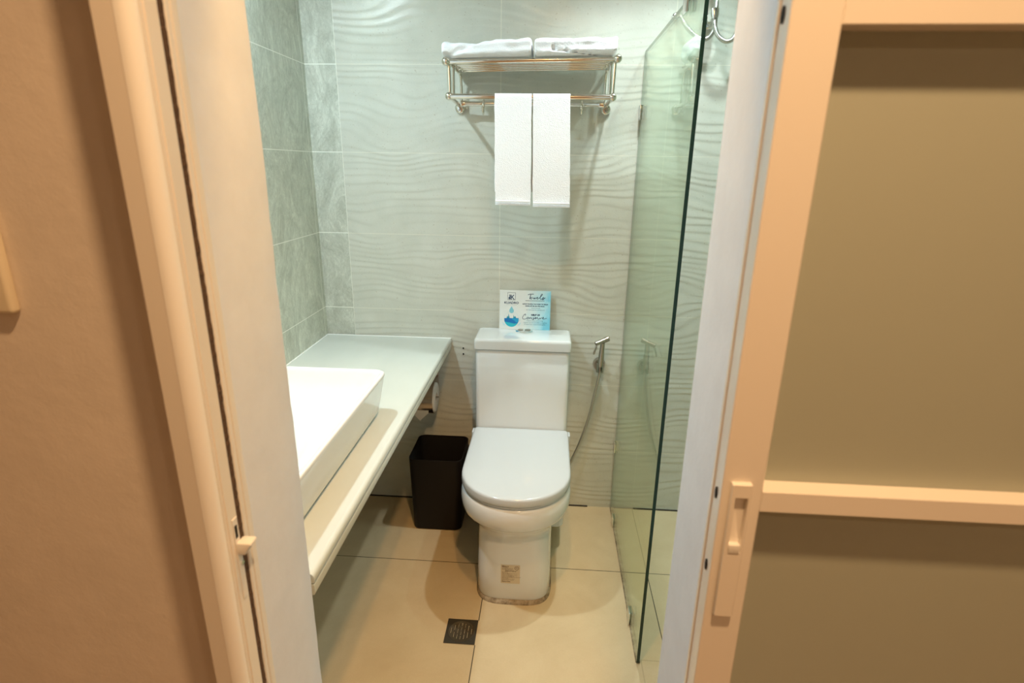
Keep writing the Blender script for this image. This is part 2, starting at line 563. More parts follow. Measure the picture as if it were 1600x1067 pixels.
# pile brush
V, F = [], []
rb = random.Random(2)
N = 420
for i in range(N + 1):
    zz = 2.12 * i / N
    e = 0.0012 * rb.random()
    V += [(-0.1975, -1.5783, zz), (-0.1925 + e, -1.5783, zz), (-0.1925 + e, -1.5675, zz), (-0.1975, -1.5675, zz)]
for i in range(N):
    for k in range(4):
        l = (k + 1) % 4
        F.append((i * 4 + k, i * 4 + l, i * 4 + 4 + l, i * 4 + 4 + k))
br = mesh_obj('brush_seal', V, F, M['brush'], None, False)
br['label'] = 'dark fuzzy brush seal'
keep(jamb, br)
prof = [(-0.1978, -1.5672), (-0.1912, -1.5672), (-0.1900, -1.5655), (-0.1900, -1.5610), (-0.1925, -1.5598), (-0.1925, -1.5588), (-0.1895, -1.5575), (-0.1888, -1.5520), (-0.1900, -1.5470), (-0.1978, -1.5460)]
keep(jamb, extrude_profile('inner_strip', prof[::-1], 0, 2.12, M['trim_white'], angle=25))
# strike and latch
lt = box('latch_plate', -0.1905, -0.1893, -1.5905, -1.5800, 0.890, 1.010, M['trim_white'], None, 0.0004, 1)
keep(jamb, lt)
bm = bmesh.new()
add_box(bm, -0.190, -0.171, -1.590, -1.572, 0.958, 0.976, 0.0028, 2)
for v in bm.verts:
    if v.co.z < 0.966:
        v.co.x -= (v.co.x + 0.190) * 0.45
lh = bm_obj('latch_hook', bm, M['trim_white'])
keep(jamb, lh)
ls = box('latch_slot', -0.1895, -0.1889, -1.5885, -1.5835, 0.982, 1.000, M['hole_dark'])
keep(jamb, ls)
sc = tube('latch_screw', [(-0.1895, -1.584, 0.943), (-0.1875, -1.584, 0.943)], 0.0028, M['chrome2'])
keep(jamb, sc)

# ------------------------------------------------------------------ sliding door on the right
door = bpy.data.objects.new('door_1', None)
link(door)
door.location = (0.75, -1.582, 0)
struct(door, 'cream framed sliding door with frosted glass panels, slid open to the right', 'door')
DX, DY0, DY1 = 0.3965, -1.600, -1.564
def dpart(o):
    keep(door, o)
    return o
# leading stile, with a shallow channel along its edge
prof = [(DX, DY0 + 0.001), (DX + 0.001, DY0), (0.4405, DY0), (0.442, DY0 + 0.0015), (0.442, DY1), (DX, DY1), (DX, -1.5690), (DX + 0.002, -1.5705), (DX + 0.002, -1.5915), (DX, -1.5925)]
st = dpart(extrude_profile('stile', prof[::-1], 0.01, 2.10, M['trim'], angle=25))
dpart(box('stile', 1.155, 1.20, DY0, DY1, 0.01, 2.10, M['trim'], None, 0.001))
def rail(z0, z1):
    return dpart(box('rail', 0.442, 1.155, DY0 + 0.0004, DY0 + 0.030, z0, z1, M['trim'], None, 0.0008, 1))
rail(1.0677, 1.0937)
rail(1.559, 1.640)
rail(0.01, 0.09)
rail(2.02, 2.10)
for z0, z1 in ((0.09, 1.0677), (1.0937, 1.559), (1.640, 2.02)):
    dpart(box('frosted_pane', 0.442, 1.155, -1.5745, -1.5695, z0, z1, M['frost']))
for (cy, cz) in ((-1.5805, 0.9785), (-1.5805, 1.0785), (-1.5780, 1.5715)):
    V, F = loft([[(xx, cy + 0.0034 * math.cos(a), cz + 0.0075 * math.sin(a)) for a in [2 * PI * k / 20 for k in range(20)]] for xx in (DX + 0.0006, DX + 0.0026)])
    h_ = dpart(mesh_obj('lock_hole', V, F, M['hole_dark']))
# flush pull handle: raised frame with a real recess
hx0, hx1, hz0, hz1 = 0.4058, 0.4282, 0.925, 1.1052
rx0, rx1, rz0, rz1 = 0.4105, 0.4250, 1.0160, 1.0885
yf = DY0 - 0.0065
def rr4(x0, x1, z0, z1, yy, r):
    return [(a, yy, b) for a, b, _ in rrect((x0 + x1) / 2, (z0 + z1) / 2, (x1 - x0) / 2, (z1 - z0) / 2, r, 0, 4)]
rings = [rr4(hx0, hx1, hz0, hz1, DY0 + 0.001, 0.0015), rr4(hx0, hx1, hz0, hz1, yf + 0.0015, 0.0015), rr4(hx0 + 0.001, hx1 - 0.001, hz0 + 0.001, hz1 - 0.001, yf, 0.0015),
         rr4(rx0, rx1, rz0, rz1, yf, 0.001), rr4(rx0 + 0.0006, rx1 - 0.0006, rz0 + 0.001, rz1 - 0.001, yf + 0.001, 0.001), rr4(rx0 + 0.001, rx1 - 0.001, rz0 + 0.008, rz1 - 0.001, DY0 - 0.0006, 0.001)]
V, F = loft(rings, False, True)
hd = dpart(mesh_obj('pull_handle', V, F, M['trim']))
hd['label'] = 'raised cream flush pull with finger recess'
tl = box('thumb_latch', rx0 + 0.0005, rx1 - 0.001, yf - 0.001, DY0 - 0.0005, rz0 - 0.0005, rz0 + 0.011, M['trim_white'], None, 0.001, 2)
tl.data.transform(Matrix.Translation(-Vector(door.location)))
tl.parent = hd

# wall switch plate at the far left
sw = thing('switch_plate', 'cream rounded switch plate on the wall at the far left edge', 'switch', (-0.49, YF, 1.32))
bm = bmesh.new()
add_box(bm, -0.535, -0.4430, YF - 0.014, YF, 1.2600, 1.3850, 0.005, 4)
keep(sw, bm_obj('cover', bm, M['plate']))
keep(sw, box('rocker', -0.510, -0.468, YF - 0.0165, YF - 0.012, 1.300, 1.345, M['plate'], None, 0.001))

# ------------------------------------------------------------------ countertop
ct = thing('countertop', 'pale glossy vanity countertop running along the left wall', 'counter', (-0.45, -0.7, 0.76))
XC = -0.1925
def cprof(top, bot, xr, r, xl=XL + 0.0015):
    arc_ = [(xr - r + r * math.cos(a), top - r + r * math.sin(a)) for a in [PI / 2 * k / 6 for k in range(7)]]
    arc2 = [(xr - 0.004 + 0.004 * math.cos(a), bot + 0.004 + 0.004 * math.sin(a)) for a in [-PI / 2 + PI / 2 * k / 4 for k in range(5)]]
    return [(xl, bot)] + arc2 + arc_ + [(xl, top)]
def yextrude(name, prof, y0, y1, mt, parent=None):
    rings = [[(px, yy, pz) for px, pz in prof] for yy in (y0, y1)]
    V, F = loft(rings)
    return mesh_obj(name, V, F, mt, parent, True, angle=30)
keep(ct, yextrude('slab', cprof(0.7604, 0.7410, XC, 0.010), YB + 0.001, -0.0015, M['counter']))
keep(ct, yextrude('apron', cprof(0.7380, 0.7160, XC - 0.0015, 0.003, XL + 0.06), YB + 0.001, -0.0015, M['counter_under']))
cw = multi_tube('caulk_line', [([(XL + 0.001, -0.002, 0.7605), (XC - 0.002, -0.002, 0.7605)], 0.0024), ([(XL + 0.002, YB + 0.01, 0.7605), (XL + 0.002, -0.002, 0.7605)], 0.0024)], M['caulk'], None, 8)
keep(ct, cw)

keep(ct, yextrude('shadow_gap', cprof(0.7412, 0.7378, XC - 0.010, 0.001, XL + 0.06), YB + 0.001, -0.0015, M['counter_under']))
# basin
bs = thing('vessel_basin', 'white rectangular vessel basin sitting on the vanity countertop', 'basin', (-0.45, -0.965, 0.7605))
zt = 0.885
bx0, bx1, by0, by1 = -0.655, -0.2495, -1.345, -0.710
def bring(ins, z_, r):
    return rrect((bx0 + bx1) / 2, (by0 + by1) / 2, (bx1 - bx0) / 2 - ins, (by1 - by0) / 2 - ins, r, z_, 8)
rings = [bring(0.034, 0.7608, 0.03), bring(0.026, 0.7640, 0.034), bring(0.019, 0.775, 0.036), bring(0.010, 0.82, 0.036), bring(0.002, 0.872, 0.034), bring(0.0, 0.879, 0.034),
         bring(0.001, 0.8835, 0.033), bring(0.0045, zt, 0.031), bring(0.009, zt, 0.029), bring(0.013, 0.8825, 0.028), bring(0.018, 0.874, 0.03),
         bring(0.030, 0.850, 0.035), bring(0.050, 0.825, 0.045), bring(0.085, 0.806, 0.05), bring(0.13, 0.798, 0.05), bring(0.185, 0.795, 0.015)]
V, F = loft(rings, True, True)
keep(bs, mesh_obj('bowl', V, F, M['porcelain'], angle=60))
keep(bs, tube('waste_cap', [(-0.45, -1.02, 0.7945), (-0.45, -1.02, 0.7995)], 0.03, M['chrome2'], None, 24))

# ------------------------------------------------------------------ toilet
TX = 0.107
toi = thing('toilet', 'white one-piece toilet with closed lid against the back wall', 'toilet', (TX, -0.3, 0))
def dring(z_, hw, yb, yf_, p_=2.1, e=0.19, cx=TX, cr=0.012):
    yc = yf_ + e
    o = []
    for k in range(5):
        a = PI / 2 * k / 4
        o.append((cx - hw + cr - cr * math.cos(a), yb - cr + cr * math.sin(a), z_))
    for k in range(5):
        a = PI / 2 * k / 4
        o.append((cx + hw - cr + cr * math.sin(a), yb - cr + cr * math.cos(a), z_))
    for k in range(1, 5):
        o.append((cx + hw, yb - cr + (yc - yb + cr) * k / 5, z_))
    for k in range(37):
        t = PI * k / 36
        cs, sn = math.cos(t), math.sin(t)
        o.append((cx + hw * math.copysign(abs(cs) ** (2 / p_), cs), yc - e * abs(sn) ** (2 / p_), z_))
    for k in range(4, 0, -1):
        o.append((cx - hw, yb - cr + (yc - yb + cr) * k / 5, z_))
    return o
sec = [(0.012, 0.127, -0.597, 4.0, 0.14), (0.018, 0.129, -0.600, 4.0, 0.14), (0.10, 0.1285, -0.601, 3.8, 0.14), (0.20, 0.127, -0.602, 3.4, 0.14), (0.235, 0.127, -0.603, 3.1, 0.145), (0.255, 0.129, -0.606, 2.8, 0.155),
       (0.272, 0.135, -0.612, 2.5, 0.17), (0.288, 0.146, -0.622, 2.3, 0.18), (0.302, 0.158, -0.633, 2.2, 0.19), (0.313, 0.1665, -0.642, 2.15, 0.19), (0.320, 0.1700, -0.646, 2.1, 0.19), (0.3235, 0.1705, -0.647, 2.1, 0.19),
       (0.3275, 0.1795, -0.658, 2.1, 0.19), (0.337, 0.1838, -0.665, 2.1, 0.19), (0.356, 0.1862, -0.669, 2.1, 0.19), (0.375, 0.1872, -0.671, 2.1, 0.19), (0.390, 0.1862, -0.669, 2.1, 0.19), (0.400, 0.1842, -0.666, 2.1, 0.19),
       (0.408, 0.180, -0.662, 2.1, 0.19), (0.413, 0.172, -0.654, 2.1, 0.19), (0.414, 0.150, -0.63, 2.1, 0.19)]
rings = [dring(a, b, -0.12, c_, d, e) for a, b, c_, d, e in sec]
V, F = loft(rings)
bowl = mesh_obj('bowl', V, F, M['porcelain'], angle=60)
keep(toi, bowl)
# rear body and tank
tx0, tx1 = -0.0745, 0.2850
def tr(z_, yf_, ins=0.0, r=0.018):
    return rrect((tx0 + tx1) / 2, (yf_ - 0.013) / 2 , (tx1 - tx0) / 2 - ins, (-0.013 - yf_) / 2 - ins * 0.5, r, z_, 5)
rings = [tr(0.46, -0.165), tr(0.60, -0.166), tr(0.768, -0.167), tr(0.7705, -0.167, 0.003)]
V, F = loft([tr(0.300, -0.165)] + rings)
keep(toi, mesh_obj('tank', V, F, M['porcelain'], angle=50))
rings = [tr(0.100, -0.300, 0.004, 0.03), tr(0.104, -0.302, 0.0, 0.03), tr(0.30, -0.31, 0.0, 0.03), tr(0.41, -0.31, 0.0, 0.03)]
V, F = loft(rings)
keep(toi, mesh_obj('rear_body', V, F, M['porcelain'], angle=50))
# tank lid with rounded front/top edges
def lr(z_, ins, r=0.012, yb=-0.010):
    x0, x1, y0 = -0.0785, 0.2885, -0.1735
    return rrect((x0 + x1) / 2, (y0 + yb) / 2, (x1 - x0) / 2 - ins, (yb - y0) / 2 - ins * 0.7, max(r - ins * 0.3, 0.004), z_, 5)
rings = [lr(0.7735, 0.004), lr(0.7745, 0.0005), lr(0.790, 0.0)] + [lr(0.8035 + 0.0120 * math.sin(a), 0.012 * (1 - math.cos(a)), 0.016) for a in [PI / 2 * k / 8 for k in range(9)]]
V, F = loft(rings)
keep(toi, mesh_obj('tank_lid', V, F, M['porcelain'], angle=50))
fb = tube('flush_button', [(0.1055, -0.052, 0.8145), (0.1055, -0.052, 0.8185), (0.1055, -0.052, 0.8205), (0.1055, -0.052, 0.8210)], [0.034, 0.034, 0.030, 0.026], M['chrome2'], None, 36)
keep(toi, fb)
b2 = multi_tube('button_half', [([(0.0915, -0.052, 0.8208), (0.0915, -0.052, 0.8222)], 0.0105), ([(0.1195, -0.052, 0.8208), (0.1195, -0.052, 0.8225)], 0.0115)], M['brushed'], None, 20)
b2.data.transform(Matrix.Translation(-Vector(toi.location)))
b2.parent = fb
# seat and lid
V, F = loft([dring(0.4135, 0.180, -0.172, -0.660), dring(0.4160, 0.183, -0.170, -0.664), dring(0.421, 0.183, -0.170, -0.664), dring(0.4215, 0.175, -0.17, -0.655)])
keep(toi, mesh_obj('seat', V, F, M['seat'], angle=50))
V, F = loft([dring(0.4225, 0.183, -0.170, -0.664), dring(0.4235, 0.1850, -0.169, -0.6665), dring(0.4300, 0.1858, -0.1685, -0.6675), dring(0.4440, 0.1850, -0.169, -0.6665), dring(0.4485, 0.1835, -0.170, -0.665), dring(0.4510, 0.1805, -0.172, -0.662),
             dring(0.4522, 0.1760, -0.175, -0.6575), dring(0.4530, 0.160, -0.19, -0.64, 2.1, 0.18), dring(0.4545, 0.08, -0.26, -0.55, 2.1, 0.12)])
keep(toi, mesh_obj('lid', V, F, M['seat'], angle=60))
for sx in (-1, 1):
    keep(toi, box('hinge', TX + sx * 0.1845 - 0.007, TX + sx * 0.1845 + 0.007, -0.205, -0.168, 0.414, 0.446, M['seat'], None, 0.004, 3))
# cement bed round the foot
V, F = loft([dring(0.0002, 0.133, -0.16, -0.6085, 3.6, 0.14), dring(0.006, 0.1325, -0.16, -0.607, 3.6, 0.14), dring(0.0145, 0.128, -0.16, -0.599, 3.8, 0.14)])
keep(toi, mesh_obj('cement_bed', V, F, M['grout_base'], angle=50))

# flat shape helpers for print: local (u, v) on a plane
def plane_map(org, U, Vv, Nn):
    org, U, Vv, Nn = Vector(org), Vector(U), Vector(Vv), Vector(Nn)
    return lambda u, v, d=0.0: org + U * u + Vv * v + Nn * d
def flat_poly(fm, pts, d):
    return [fm(u, v, d) for u, v in pts]
def ngons(name, fm, polys, d, mt, parent):
    V, F = [], []
    for pl in polys:
        b_ = len(V)
        V += flat_poly(fm, pl, d)
        F.append(tuple(range(b_, b_ + len(pl))))
    o = mesh_obj(name, V, F, mt, None, False)
    keep(parent, o)
    return o
def stroke(pts, wd, n_=5):
    P = catmull([(a, b, 0) for a, b in pts], n_) if len(pts) > 2 else [Vector((a, b, 0)) for a, b in pts]
    L_, R_ = [], []
    for i, q_ in enumerate(P):
        t = (P[min(i + 1, len(P) - 1)] - P[max(i - 1, 0)])
        if t.length < 1e-9:
            continue
        t.normalize()
        nn = Vector((-t.y, t.x, 0)) * wd / 2
        L_.append(q_ + nn)
        R_.append(q_ - nn)
    return [[(L_[i].x, L_[i].y), (L_[i + 1].x, L_[i + 1].y), (R_[i + 1].x, R_[i + 1].y), (R_[i].x, R_[i].y)] for i in range(len(L_) - 1)]
def text_polys(body, size, align='LEFT', bold=0.0, sx=1.0):
    cu = bpy.data.curves.new('t', 'FONT')
    cu.body = body
    cu.size = size
    cu.align_x = align
    cu.offset = bold
    cu.resolution_u = 3
    o = bpy.data.objects.new('t', cu)
    C.objects.link(o)
    bpy.context.view_layer.update()
    dg = bpy.context.evaluated_depsgraph_get()
    me_ = o.evaluated_get(dg).to_mesh()
    P = [[(me_.vertices[i].co.x * sx, me_.vertices[i].co.y) for i in pl.vertices] for pl in me_.polygons]
    o.evaluated_get(dg).to_mesh_clear()
    bpy.data.objects.remove(o)
    bpy.data.curves.remove(cu)
    return P
def shift(P, du, dv):
    return [[(a + du, b + dv) for a, b in pl] for pl in P]

# sticker on the toilet foot (bends with the porcelain)
stk = bpy.data.objects.new('x', None)
INK_B = mat('brown_print', (0.13, 0.07, 0.03), 0.7)
def footy(xx, zz):
    # front surface of the foot at height zz
    t = (zz - 0.10) / 0.10
    p_ = 3.8 - 0.4 * max(0, min(1, t))
    yf_ = -0.601 - 0.001 * max(0, min(1, t))
    q_ = abs(xx - TX) / 0.128
    return yf_ + 0.14 - 0.14 * max(0.0, 1 - q_ ** p_) ** (1 / p_)
bpy.data.objects.remove(stk)
SX0, SX1, SZ0, SZ1 = 0.0655, 0.1300, 0.0830, 0.1590
SX0 += 0.002; SX1 += 0.002
V, F = [], []
for j in range(9):
    for i in range(9):
        xx = SX0 + (SX1 - SX0) * i / 8
        zz = SZ0 + (SZ1 - SZ0) * j / 8
        V.append((xx, footy(xx, zz) - 0.0006, zz))
for j in range(8):
    for i in range(8):
        a = j * 9 + i
        F.append((a, a + 1, a + 10, a + 9))
lbl = mesh_obj('sticker', V, F, mat('yellowed_label', (0.66, 0.58, 0.43), 0.5))
lbl['label'] = 'square cream product label with brown print'
keep(toi, lbl)
def sticker_print(polys):
    V, F = [], []
    for pl in polys:
        b_ = len(V)
        for u, v in pl:
            xx, zz = SX0 + u, SZ0 + v
            V.append((xx, footy(xx, zz) - 0.0010, zz))
        F.append(tuple(range(b_, b_ + len(pl))))
    o = mesh_obj('sticker_print', V, F, INK_B, None, False)
    o.data.transform(Matrix.Translation(-Vector(toi.location)))
    o.parent = lbl
P = shift(text_polys('Milano A', 0.0062, bold=0.00022), 0.0035, 0.0675)
lines = [(0.0635, 'Model: 8014', 0.0035), (0.0598, 'Size: 690x370x760 mm', 0.0035), (0.0560, 'One piece toilet bowl', 0.0035), (0.0530, 'Rough-in 305 mm', 0.0150),
         (0.0452, 'Standard No:', 0.0035), (0.0412, 'Type: S-trap', 0.0035), (0.0372, 'Full flush 6.0 L', 0.0035), (0.0332, 'Water Consumption:', 0.0035), (0.0288, 'Imported by: Trading Inc.', 0.0035), (0.0248, 'Address: Quezon City', 0.0035), (0.0208, 'Metro Manila', 0.0035), (0.0168, 'Date of manufacture 2019', 0.0035), (0.0128, 'Batch no. 0114 / Licence', 0.0035)]
for v_, tx_, u_ in lines:
    P += shift(text_polys(tx_, 0.0040), u_, v_)
P += shift(text_polys('PRODUCT DETAIL', 0.0046, bold=0.00012), 0.014, 0.0488)
P += shift(text_polys('Single flush 3.0 litres', 0.0040), 0.0225, 0.0390)
P += shift(text_polys('For home use only', 0.0040), 0.0245, 0.0318)
P += shift(text_polys('Vitreous china ware 2019', 0.0040), 0.0255, 0.0248)
P += shift(text_polys('Made in China', 0.0050, bold=0.00018), 0.0035, 0.0062)
cc, cv = 0.0535, 0.0640
ring_ = [[(cc + r_ * math.cos(a), cv + r_ * math.sin(a)) for (r_, a) in ((0.0062, 2 * PI * k / 24), (0.0075, 2 * PI * k / 24), (0.0075, 2 * PI * (k + 1) / 24), (0.0062, 2 * PI * (k + 1) / 24))] for k in range(24)]
P += ring_
P += shift(text_polys('PS', 0.0075, 'CENTER'), cc, cv - 0.0025)
P += shift(text_polys('ICC', 0.0034, 'CENTER'), cc, cv - 0.0118)
sticker_print(P)

# ------------------------------------------------------------------ sign on the tank
sg = thing('towel_notice_card', 'blue and white card about reusing towels, leaning behind the flush button', 'sign', (0.106, -0.03, 0.8158))
tilt = math.radians(4.0)
fm = plane_map((0.0055, -0.0285, 0.8160), (1, 0, 0), (0, math.sin(tilt), math.cos(tilt)), (0, -math.cos(tilt), math.sin(tilt)))
W_, H_ = 0.2005, 0.1560
cardm = mat('card_print', (0.8, 0.85, 0.85), 0.22)
n = NB(cardm)
g = n.new('ShaderNodeTexCoord')
sx = n.new('ShaderNodeSeparateXYZ')
n.link(g.outputs['Object'], sx.inputs[0])
uu = n.math('ADD', n.math('DIVIDE', sx.outputs[0], W_), 0.5)
vvv = n.math('DIVIDE', sx.outputs[2], H_)
nz_ = n.noise(g.outputs['Object'], 22, 4, 0.6, 0.6)
k_ = n.math('ADD', n.math('MULTIPLY', nz_, 0.55), n.math('SUBTRACT', n.math('MULTIPLY', uu, 1.15), n.math('MULTIPLY', vvv, 0.12)))
k_ = n.math('MULTIPLY', k_, 0.65)
n.color(n.ramp(k_, [(0.50, (0.78, 0.82, 0.80)), (0.66, (0.62, 0.82, 0.86)), (0.80, (0.42, 0.76, 0.87)), (0.92, (0.20, 0.62, 0.80))]))
bm = bmesh.new()
cs = [bm.verts.new(fm(u, v, d)) for d in (0.0, -0.0012) for u, v in ((0, 0), (W_, 0), (W_, H_), (0, H_))]
for f_ in ((0, 1, 2, 3), (7, 6, 5, 4), (0, 4, 5, 1), (1, 5, 6, 2), (2, 6, 7, 3), (3, 7, 4, 0)):
    bm.faces.new([cs[i] for i in f_])
card = bm_obj('card', bm, cardm, None, False)
keep(sg, card)
NAVY = mat('navy_print', (0.02, 0.06, 0.13), 0.4)
TEAL = mat('slate_print', (0.06, 0.22, 0.30), 0.4)
def px2uv(px, py):
    # position read off a close view of the card (1423 px wide crop) -> card coordinates
    tl_, tr_, bl_, br_ = (272, 158), (1200, 180), (240, 852), (1188, 885)
    v = 1 - (py - 168) / (868 - 168)
    u = (px - 256) / (1194 - 256)
    v = 1 - (py - (158 + 22 * u)) / (694 + 9 * u)
    u = (px - (272 - 32 * (1 - v))) / (928 + 20 * (1 - v))
    return u * W_, v * H_
def S_(pts, wd):
    return stroke([px2uv(*q_) for q_ in pts], wd)
# brand block
pr_ = []
for a, b in (((415, 203), (557, 207)), ((557, 207), (552, 335)), ((552, 335), (410, 330)), ((410, 330), (415, 203))):
    pr_ += S_([a, b], 0.0010)
pr_ += shift(text_polys('K', 0.0262, 'CENTER', 0.0004, 0.95), *px2uv(500, 326))
pr_ += S_([(455, 240), (455, 322)], 0.0040)
pr_ += S_([(437, 285), (437, 325)], 0.0030)
pr_ += S_([(425, 300), (445, 290)], 0.0015)
pr_ += shift(text_polys('KUADRO', 0.0118, 'CENTER', 0.00030, 1.16), *px2uv(480, 402))
ngons('brand_print', fm, pr_, 0.0004, NAVY, sg)
ngons('brand_line', fm, S_([(385, 418), (575, 424)], 0.0006), 0.0004, mat('grey_print', (0.4, 0.45, 0.42), 0.5), sg)
# handwriting: Towels
hw = []
hw += S_([(785, 245), (800, 238), (830, 232), (888, 232)], 0.0020)
hw += S_([(835, 238), (826, 270), (815, 320)], 0.0024)
hw += S_([(845, 288), (832, 295), (833, 315), (848, 318), (858, 300), (850, 288), (862, 296)], 0.0018)
hw += S_([(880, 288), (882, 312), (895, 315), (903, 292), (905, 312), (918, 315), (926, 288)], 0.0018)
hw += S_([(940, 308), (962, 298), (958, 286), (945, 292), (943, 312), (958, 320), (978, 310)], 0.0018)
hw += S_([(978, 310), (1005, 285), (1040, 250), (1044, 232), (1030, 234), (1012, 270), (1006, 310), (1020, 325), (1040, 312)], 0.0019)
hw += S_([(1040, 312), (1062, 288), (1076, 300), (1068, 325), (1045, 330), (1050, 318), (1080, 308), (1103, 298)], 0.0019)
hw += S_([(735, 348), (1085, 352)], 0.0013)
ngons('towels_script', fm, hw, 0.0004, NAVY, sg)
hw = []
hw += S_([(725, 615), (738, 595), (725, 588), (700, 610), (680, 650), (690, 675), (725, 676), (760, 660)], 0.0017)
hw += S_([(775, 645), (762, 655), (768, 675), (785, 672), (788, 652), (775, 645), (800, 652)], 0.0018)
hw += S_([(805, 672), (812, 650), (815, 668), (835, 648), (846, 655), (845, 674), (862, 668)], 0.0018)
hw += S_([(890, 645), (875, 655), (890, 670), (880, 688), (868, 684), (885, 672), (905, 665)], 0.0018)
hw += S_([(905, 665), (930, 655), (925, 645), (912, 655), (918, 674), (945, 662)], 0.0018)
hw += S_([(945, 662), (952, 648), (962, 652), (964, 672), (980, 680), (1000, 665)], 0.0018)
hw += S_([(1000, 650), (1008, 674), (1025, 662), (1040, 648)], 0.0018)
hw += S_([(1045, 668), (1072, 655), (1066, 646), (1054, 656), (1056, 674), (1078, 676), (1130, 664)], 0.0018)
ngons('conserve_script', fm, hw, 0.0004, NAVY, sg)
tp = []
def T_(body, px, py, size, bold=0.0, sx_=1.0, tgt=None):
    tgt.extend(shift(text_polys(body, size, 'CENTER', bold, sx_), *px2uv(px, py)))
T_('LEAVE TOWELS YOU WISH TO REUSE', 915, 420, 0.0056, 0.00022, 1.06, tp)
T_('HUNG UP OR ON THE RACK.', 912, 455, 0.0056, 0.00022, 1.03, tp)
ngons('rack_line_print', fm, tp, 0.0004, NAVY, sg)
tp = []
T_('HELP US', 920, 618, 0.0086, 0.00045, 1.08, tp)
ngons('help_us_print', fm, tp, 0.0004, NAVY, sg)
tp = []
T_('TOWELS PLACED', 925, 492, 0.0046, 0, 1, tp)
T_('ON THE FLOOR WILL BE REPLACED', 918, 524, 0.0046, 0, 0.98, tp)
T_('Water is source of all energy', 908, 718, 0.0056, 0, 1, tp)
T_('together we can save millions of gallons', 915, 752, 0.0056, 0, 1.02, tp)
T_('of water from waste and detergents.', 910, 784, 0.0056, 0, 1.02, tp)
ngons('small_print', fm, tp, 0.0004, TEAL, sg)
# water drop picture
drop = [px2uv(478, 440)]
for k in range(21):
    a = -0.25 * PI + 1.5 * PI * k / 20 - PI * 0.0
    drop.append(px2uv(478 + 44 * math.cos(a), 528 + 44 * math.sin(a)))
drop = [px2uv(480, 445)] + [px2uv(478 + 43 * math.cos(a), 528 + 43 * math.sin(a)) for a in [(-30 + 240 * k / 20) * PI / 180 for k in range(21)]]
ngons('drop_print', fm, [drop], 0.0003, mat('drop_blue', (0.25, 0.62, 0.72), 0.3), sg)
def circ(cx_, cy_, r_, a0, a1, n_=24):
    return [px2uv(cx_ + r_ * math.cos(a0 + (a1 - a0) * k / n_), cy_ + r_ * math.sin(a0 + (a1 - a0) * k / n_)) for k in range(n_ + 1)]
D2 = PI / 180
ngons('globe_outline_print', fm, stroke(circ(472, 682, 140, -200 * D2, 20 * D2), 0.0007, 1), 0.0003, mat('pale_blue_print', (0.55, 0.74, 0.78), 0.4), sg)
ngons('pond_print', fm, [circ(472, 682, 135, 0 * D2, 180 * D2)], 0.0003, mat('cyan_print', (0.03, 0.50, 0.62), 0.3), sg)
ngons('sea_print', fm, [[px2uv(*q_) for q_ in ((337, 660), (607, 660), (607, 700), (585, 752), (520, 760), (440, 740), (345, 722))]], 0.00035, mat('blue_print', (0.01, 0.18, 0.50), 0.3), sg)
ngons('wave_print', fm, [[px2uv(*q_) for q_ in ((470, 662), (607, 662), (605, 720), (560, 740), (525, 700), (495, 690))]], 0.0004, mat('mid_blue_print', (0.02, 0.35, 0.62), 0.3), sg)
ngons('tree_print', fm, [[px2uv(*q_) for q_ in pl] for pl in (((380, 660), (400, 615), (412, 640), (420, 578), (436, 640), (440, 660)), ((505, 660), (515, 600), (526, 640), (545, 622), (562, 660)))], 0.00035, mat('tree_blue_print', (0.02, 0.30, 0.42), 0.3), sg)
for grp in ((((290, 730), (330, 745), (365, 790), (320, 790)), ((270, 668), (285, 672), (290, 700), (275, 695))), (((580, 790), (640, 735), (645, 765), (610, 795)), ((615, 690), (640, 680), (640, 705), (620, 715)))):
    ngons('leaf_print', fm, [[px2uv(*q_) for q_ in pl] for pl in grp], 0.0003, bpy.data.materials['pale_blue_print'], sg)

# ------------------------------------------------------------------ waste bin
bn = thing('waste_bin', 'black tapered open waste bin on the floor left of the toilet', 'bin', (-0.232, -0.13, 0))
def br_(z_, ins=0.0, r=0.028):
    t = z_ / 0.325
    hx = 0.099 + 0.0085 * t - ins
    x_c = -0.2295
    y0 = -0.2225 - 0.008 * t + ins
    y1 = -0.022 + 0.010 * t - ins
    return rrect(x_c, (y0 + y1) / 2, hx, (y1 - y0) / 2, r, z_, 6)
Hb = 0.325
rings = [br_(0.0015, 0.006, 0.024), br_(0.005, 0.0, 0.028), br_(Hb - 0.003), br_(Hb, 0.0005), br_(Hb + 0.0005, 0.0015), br_(Hb, 0.0028), br_(Hb - 0.004, 0.0032)]
V, F = loft(rings, True, False)
keep(bn, mesh_obj('body', V, F, M['bin'], angle=50))
V, F = loft([br_(Hb - 0.004, 0.0032), br_(0.01, 0.0035)], False, True)
keep(bn, mesh_obj('inner_liner', V, F, M['bin_in'], angle=50))

# ------------------------------------------------------------------ toilet roll holder under the counter
ph = thing('toilet_roll_holder', 'steel hooded toilet roll holder on the back wall under the countertop', 'roll holder', (-0.31, 0, 0.54))
RC = Vector((-0.305, -0.080, 0.532))
V, F = [], []
angs = [math.radians(a) for a in range(95, 262, 8)]
for xx in (-0.362, -0.250):
    for rr_ in (0.066, 0.0673):
        for a in angs:
            V.append((xx, RC.y + 0.0 + rr_ * math.cos(a), RC.z + rr_ * math.sin(a)))
na = len(angs)
for i in range(na - 1):
    F += [(na + i, na + i + 1, 3 * na + i + 1, 3 * na + i), (i, 2 * na + i, 2 * na + i + 1, i + 1), (i, i + 1, na + i + 1, na + i), (2 * na + i, 3 * na + i, 3 * na + i + 1, 2 * na + i + 1)]
F += [(0, na, 3 * na, 2 * na), (na - 1, 3 * na - 1, 4 * na - 1, 2 * na - 1)]
keep(ph, mesh_obj('hood', V, F, M['brown_chrome'], angle=50))
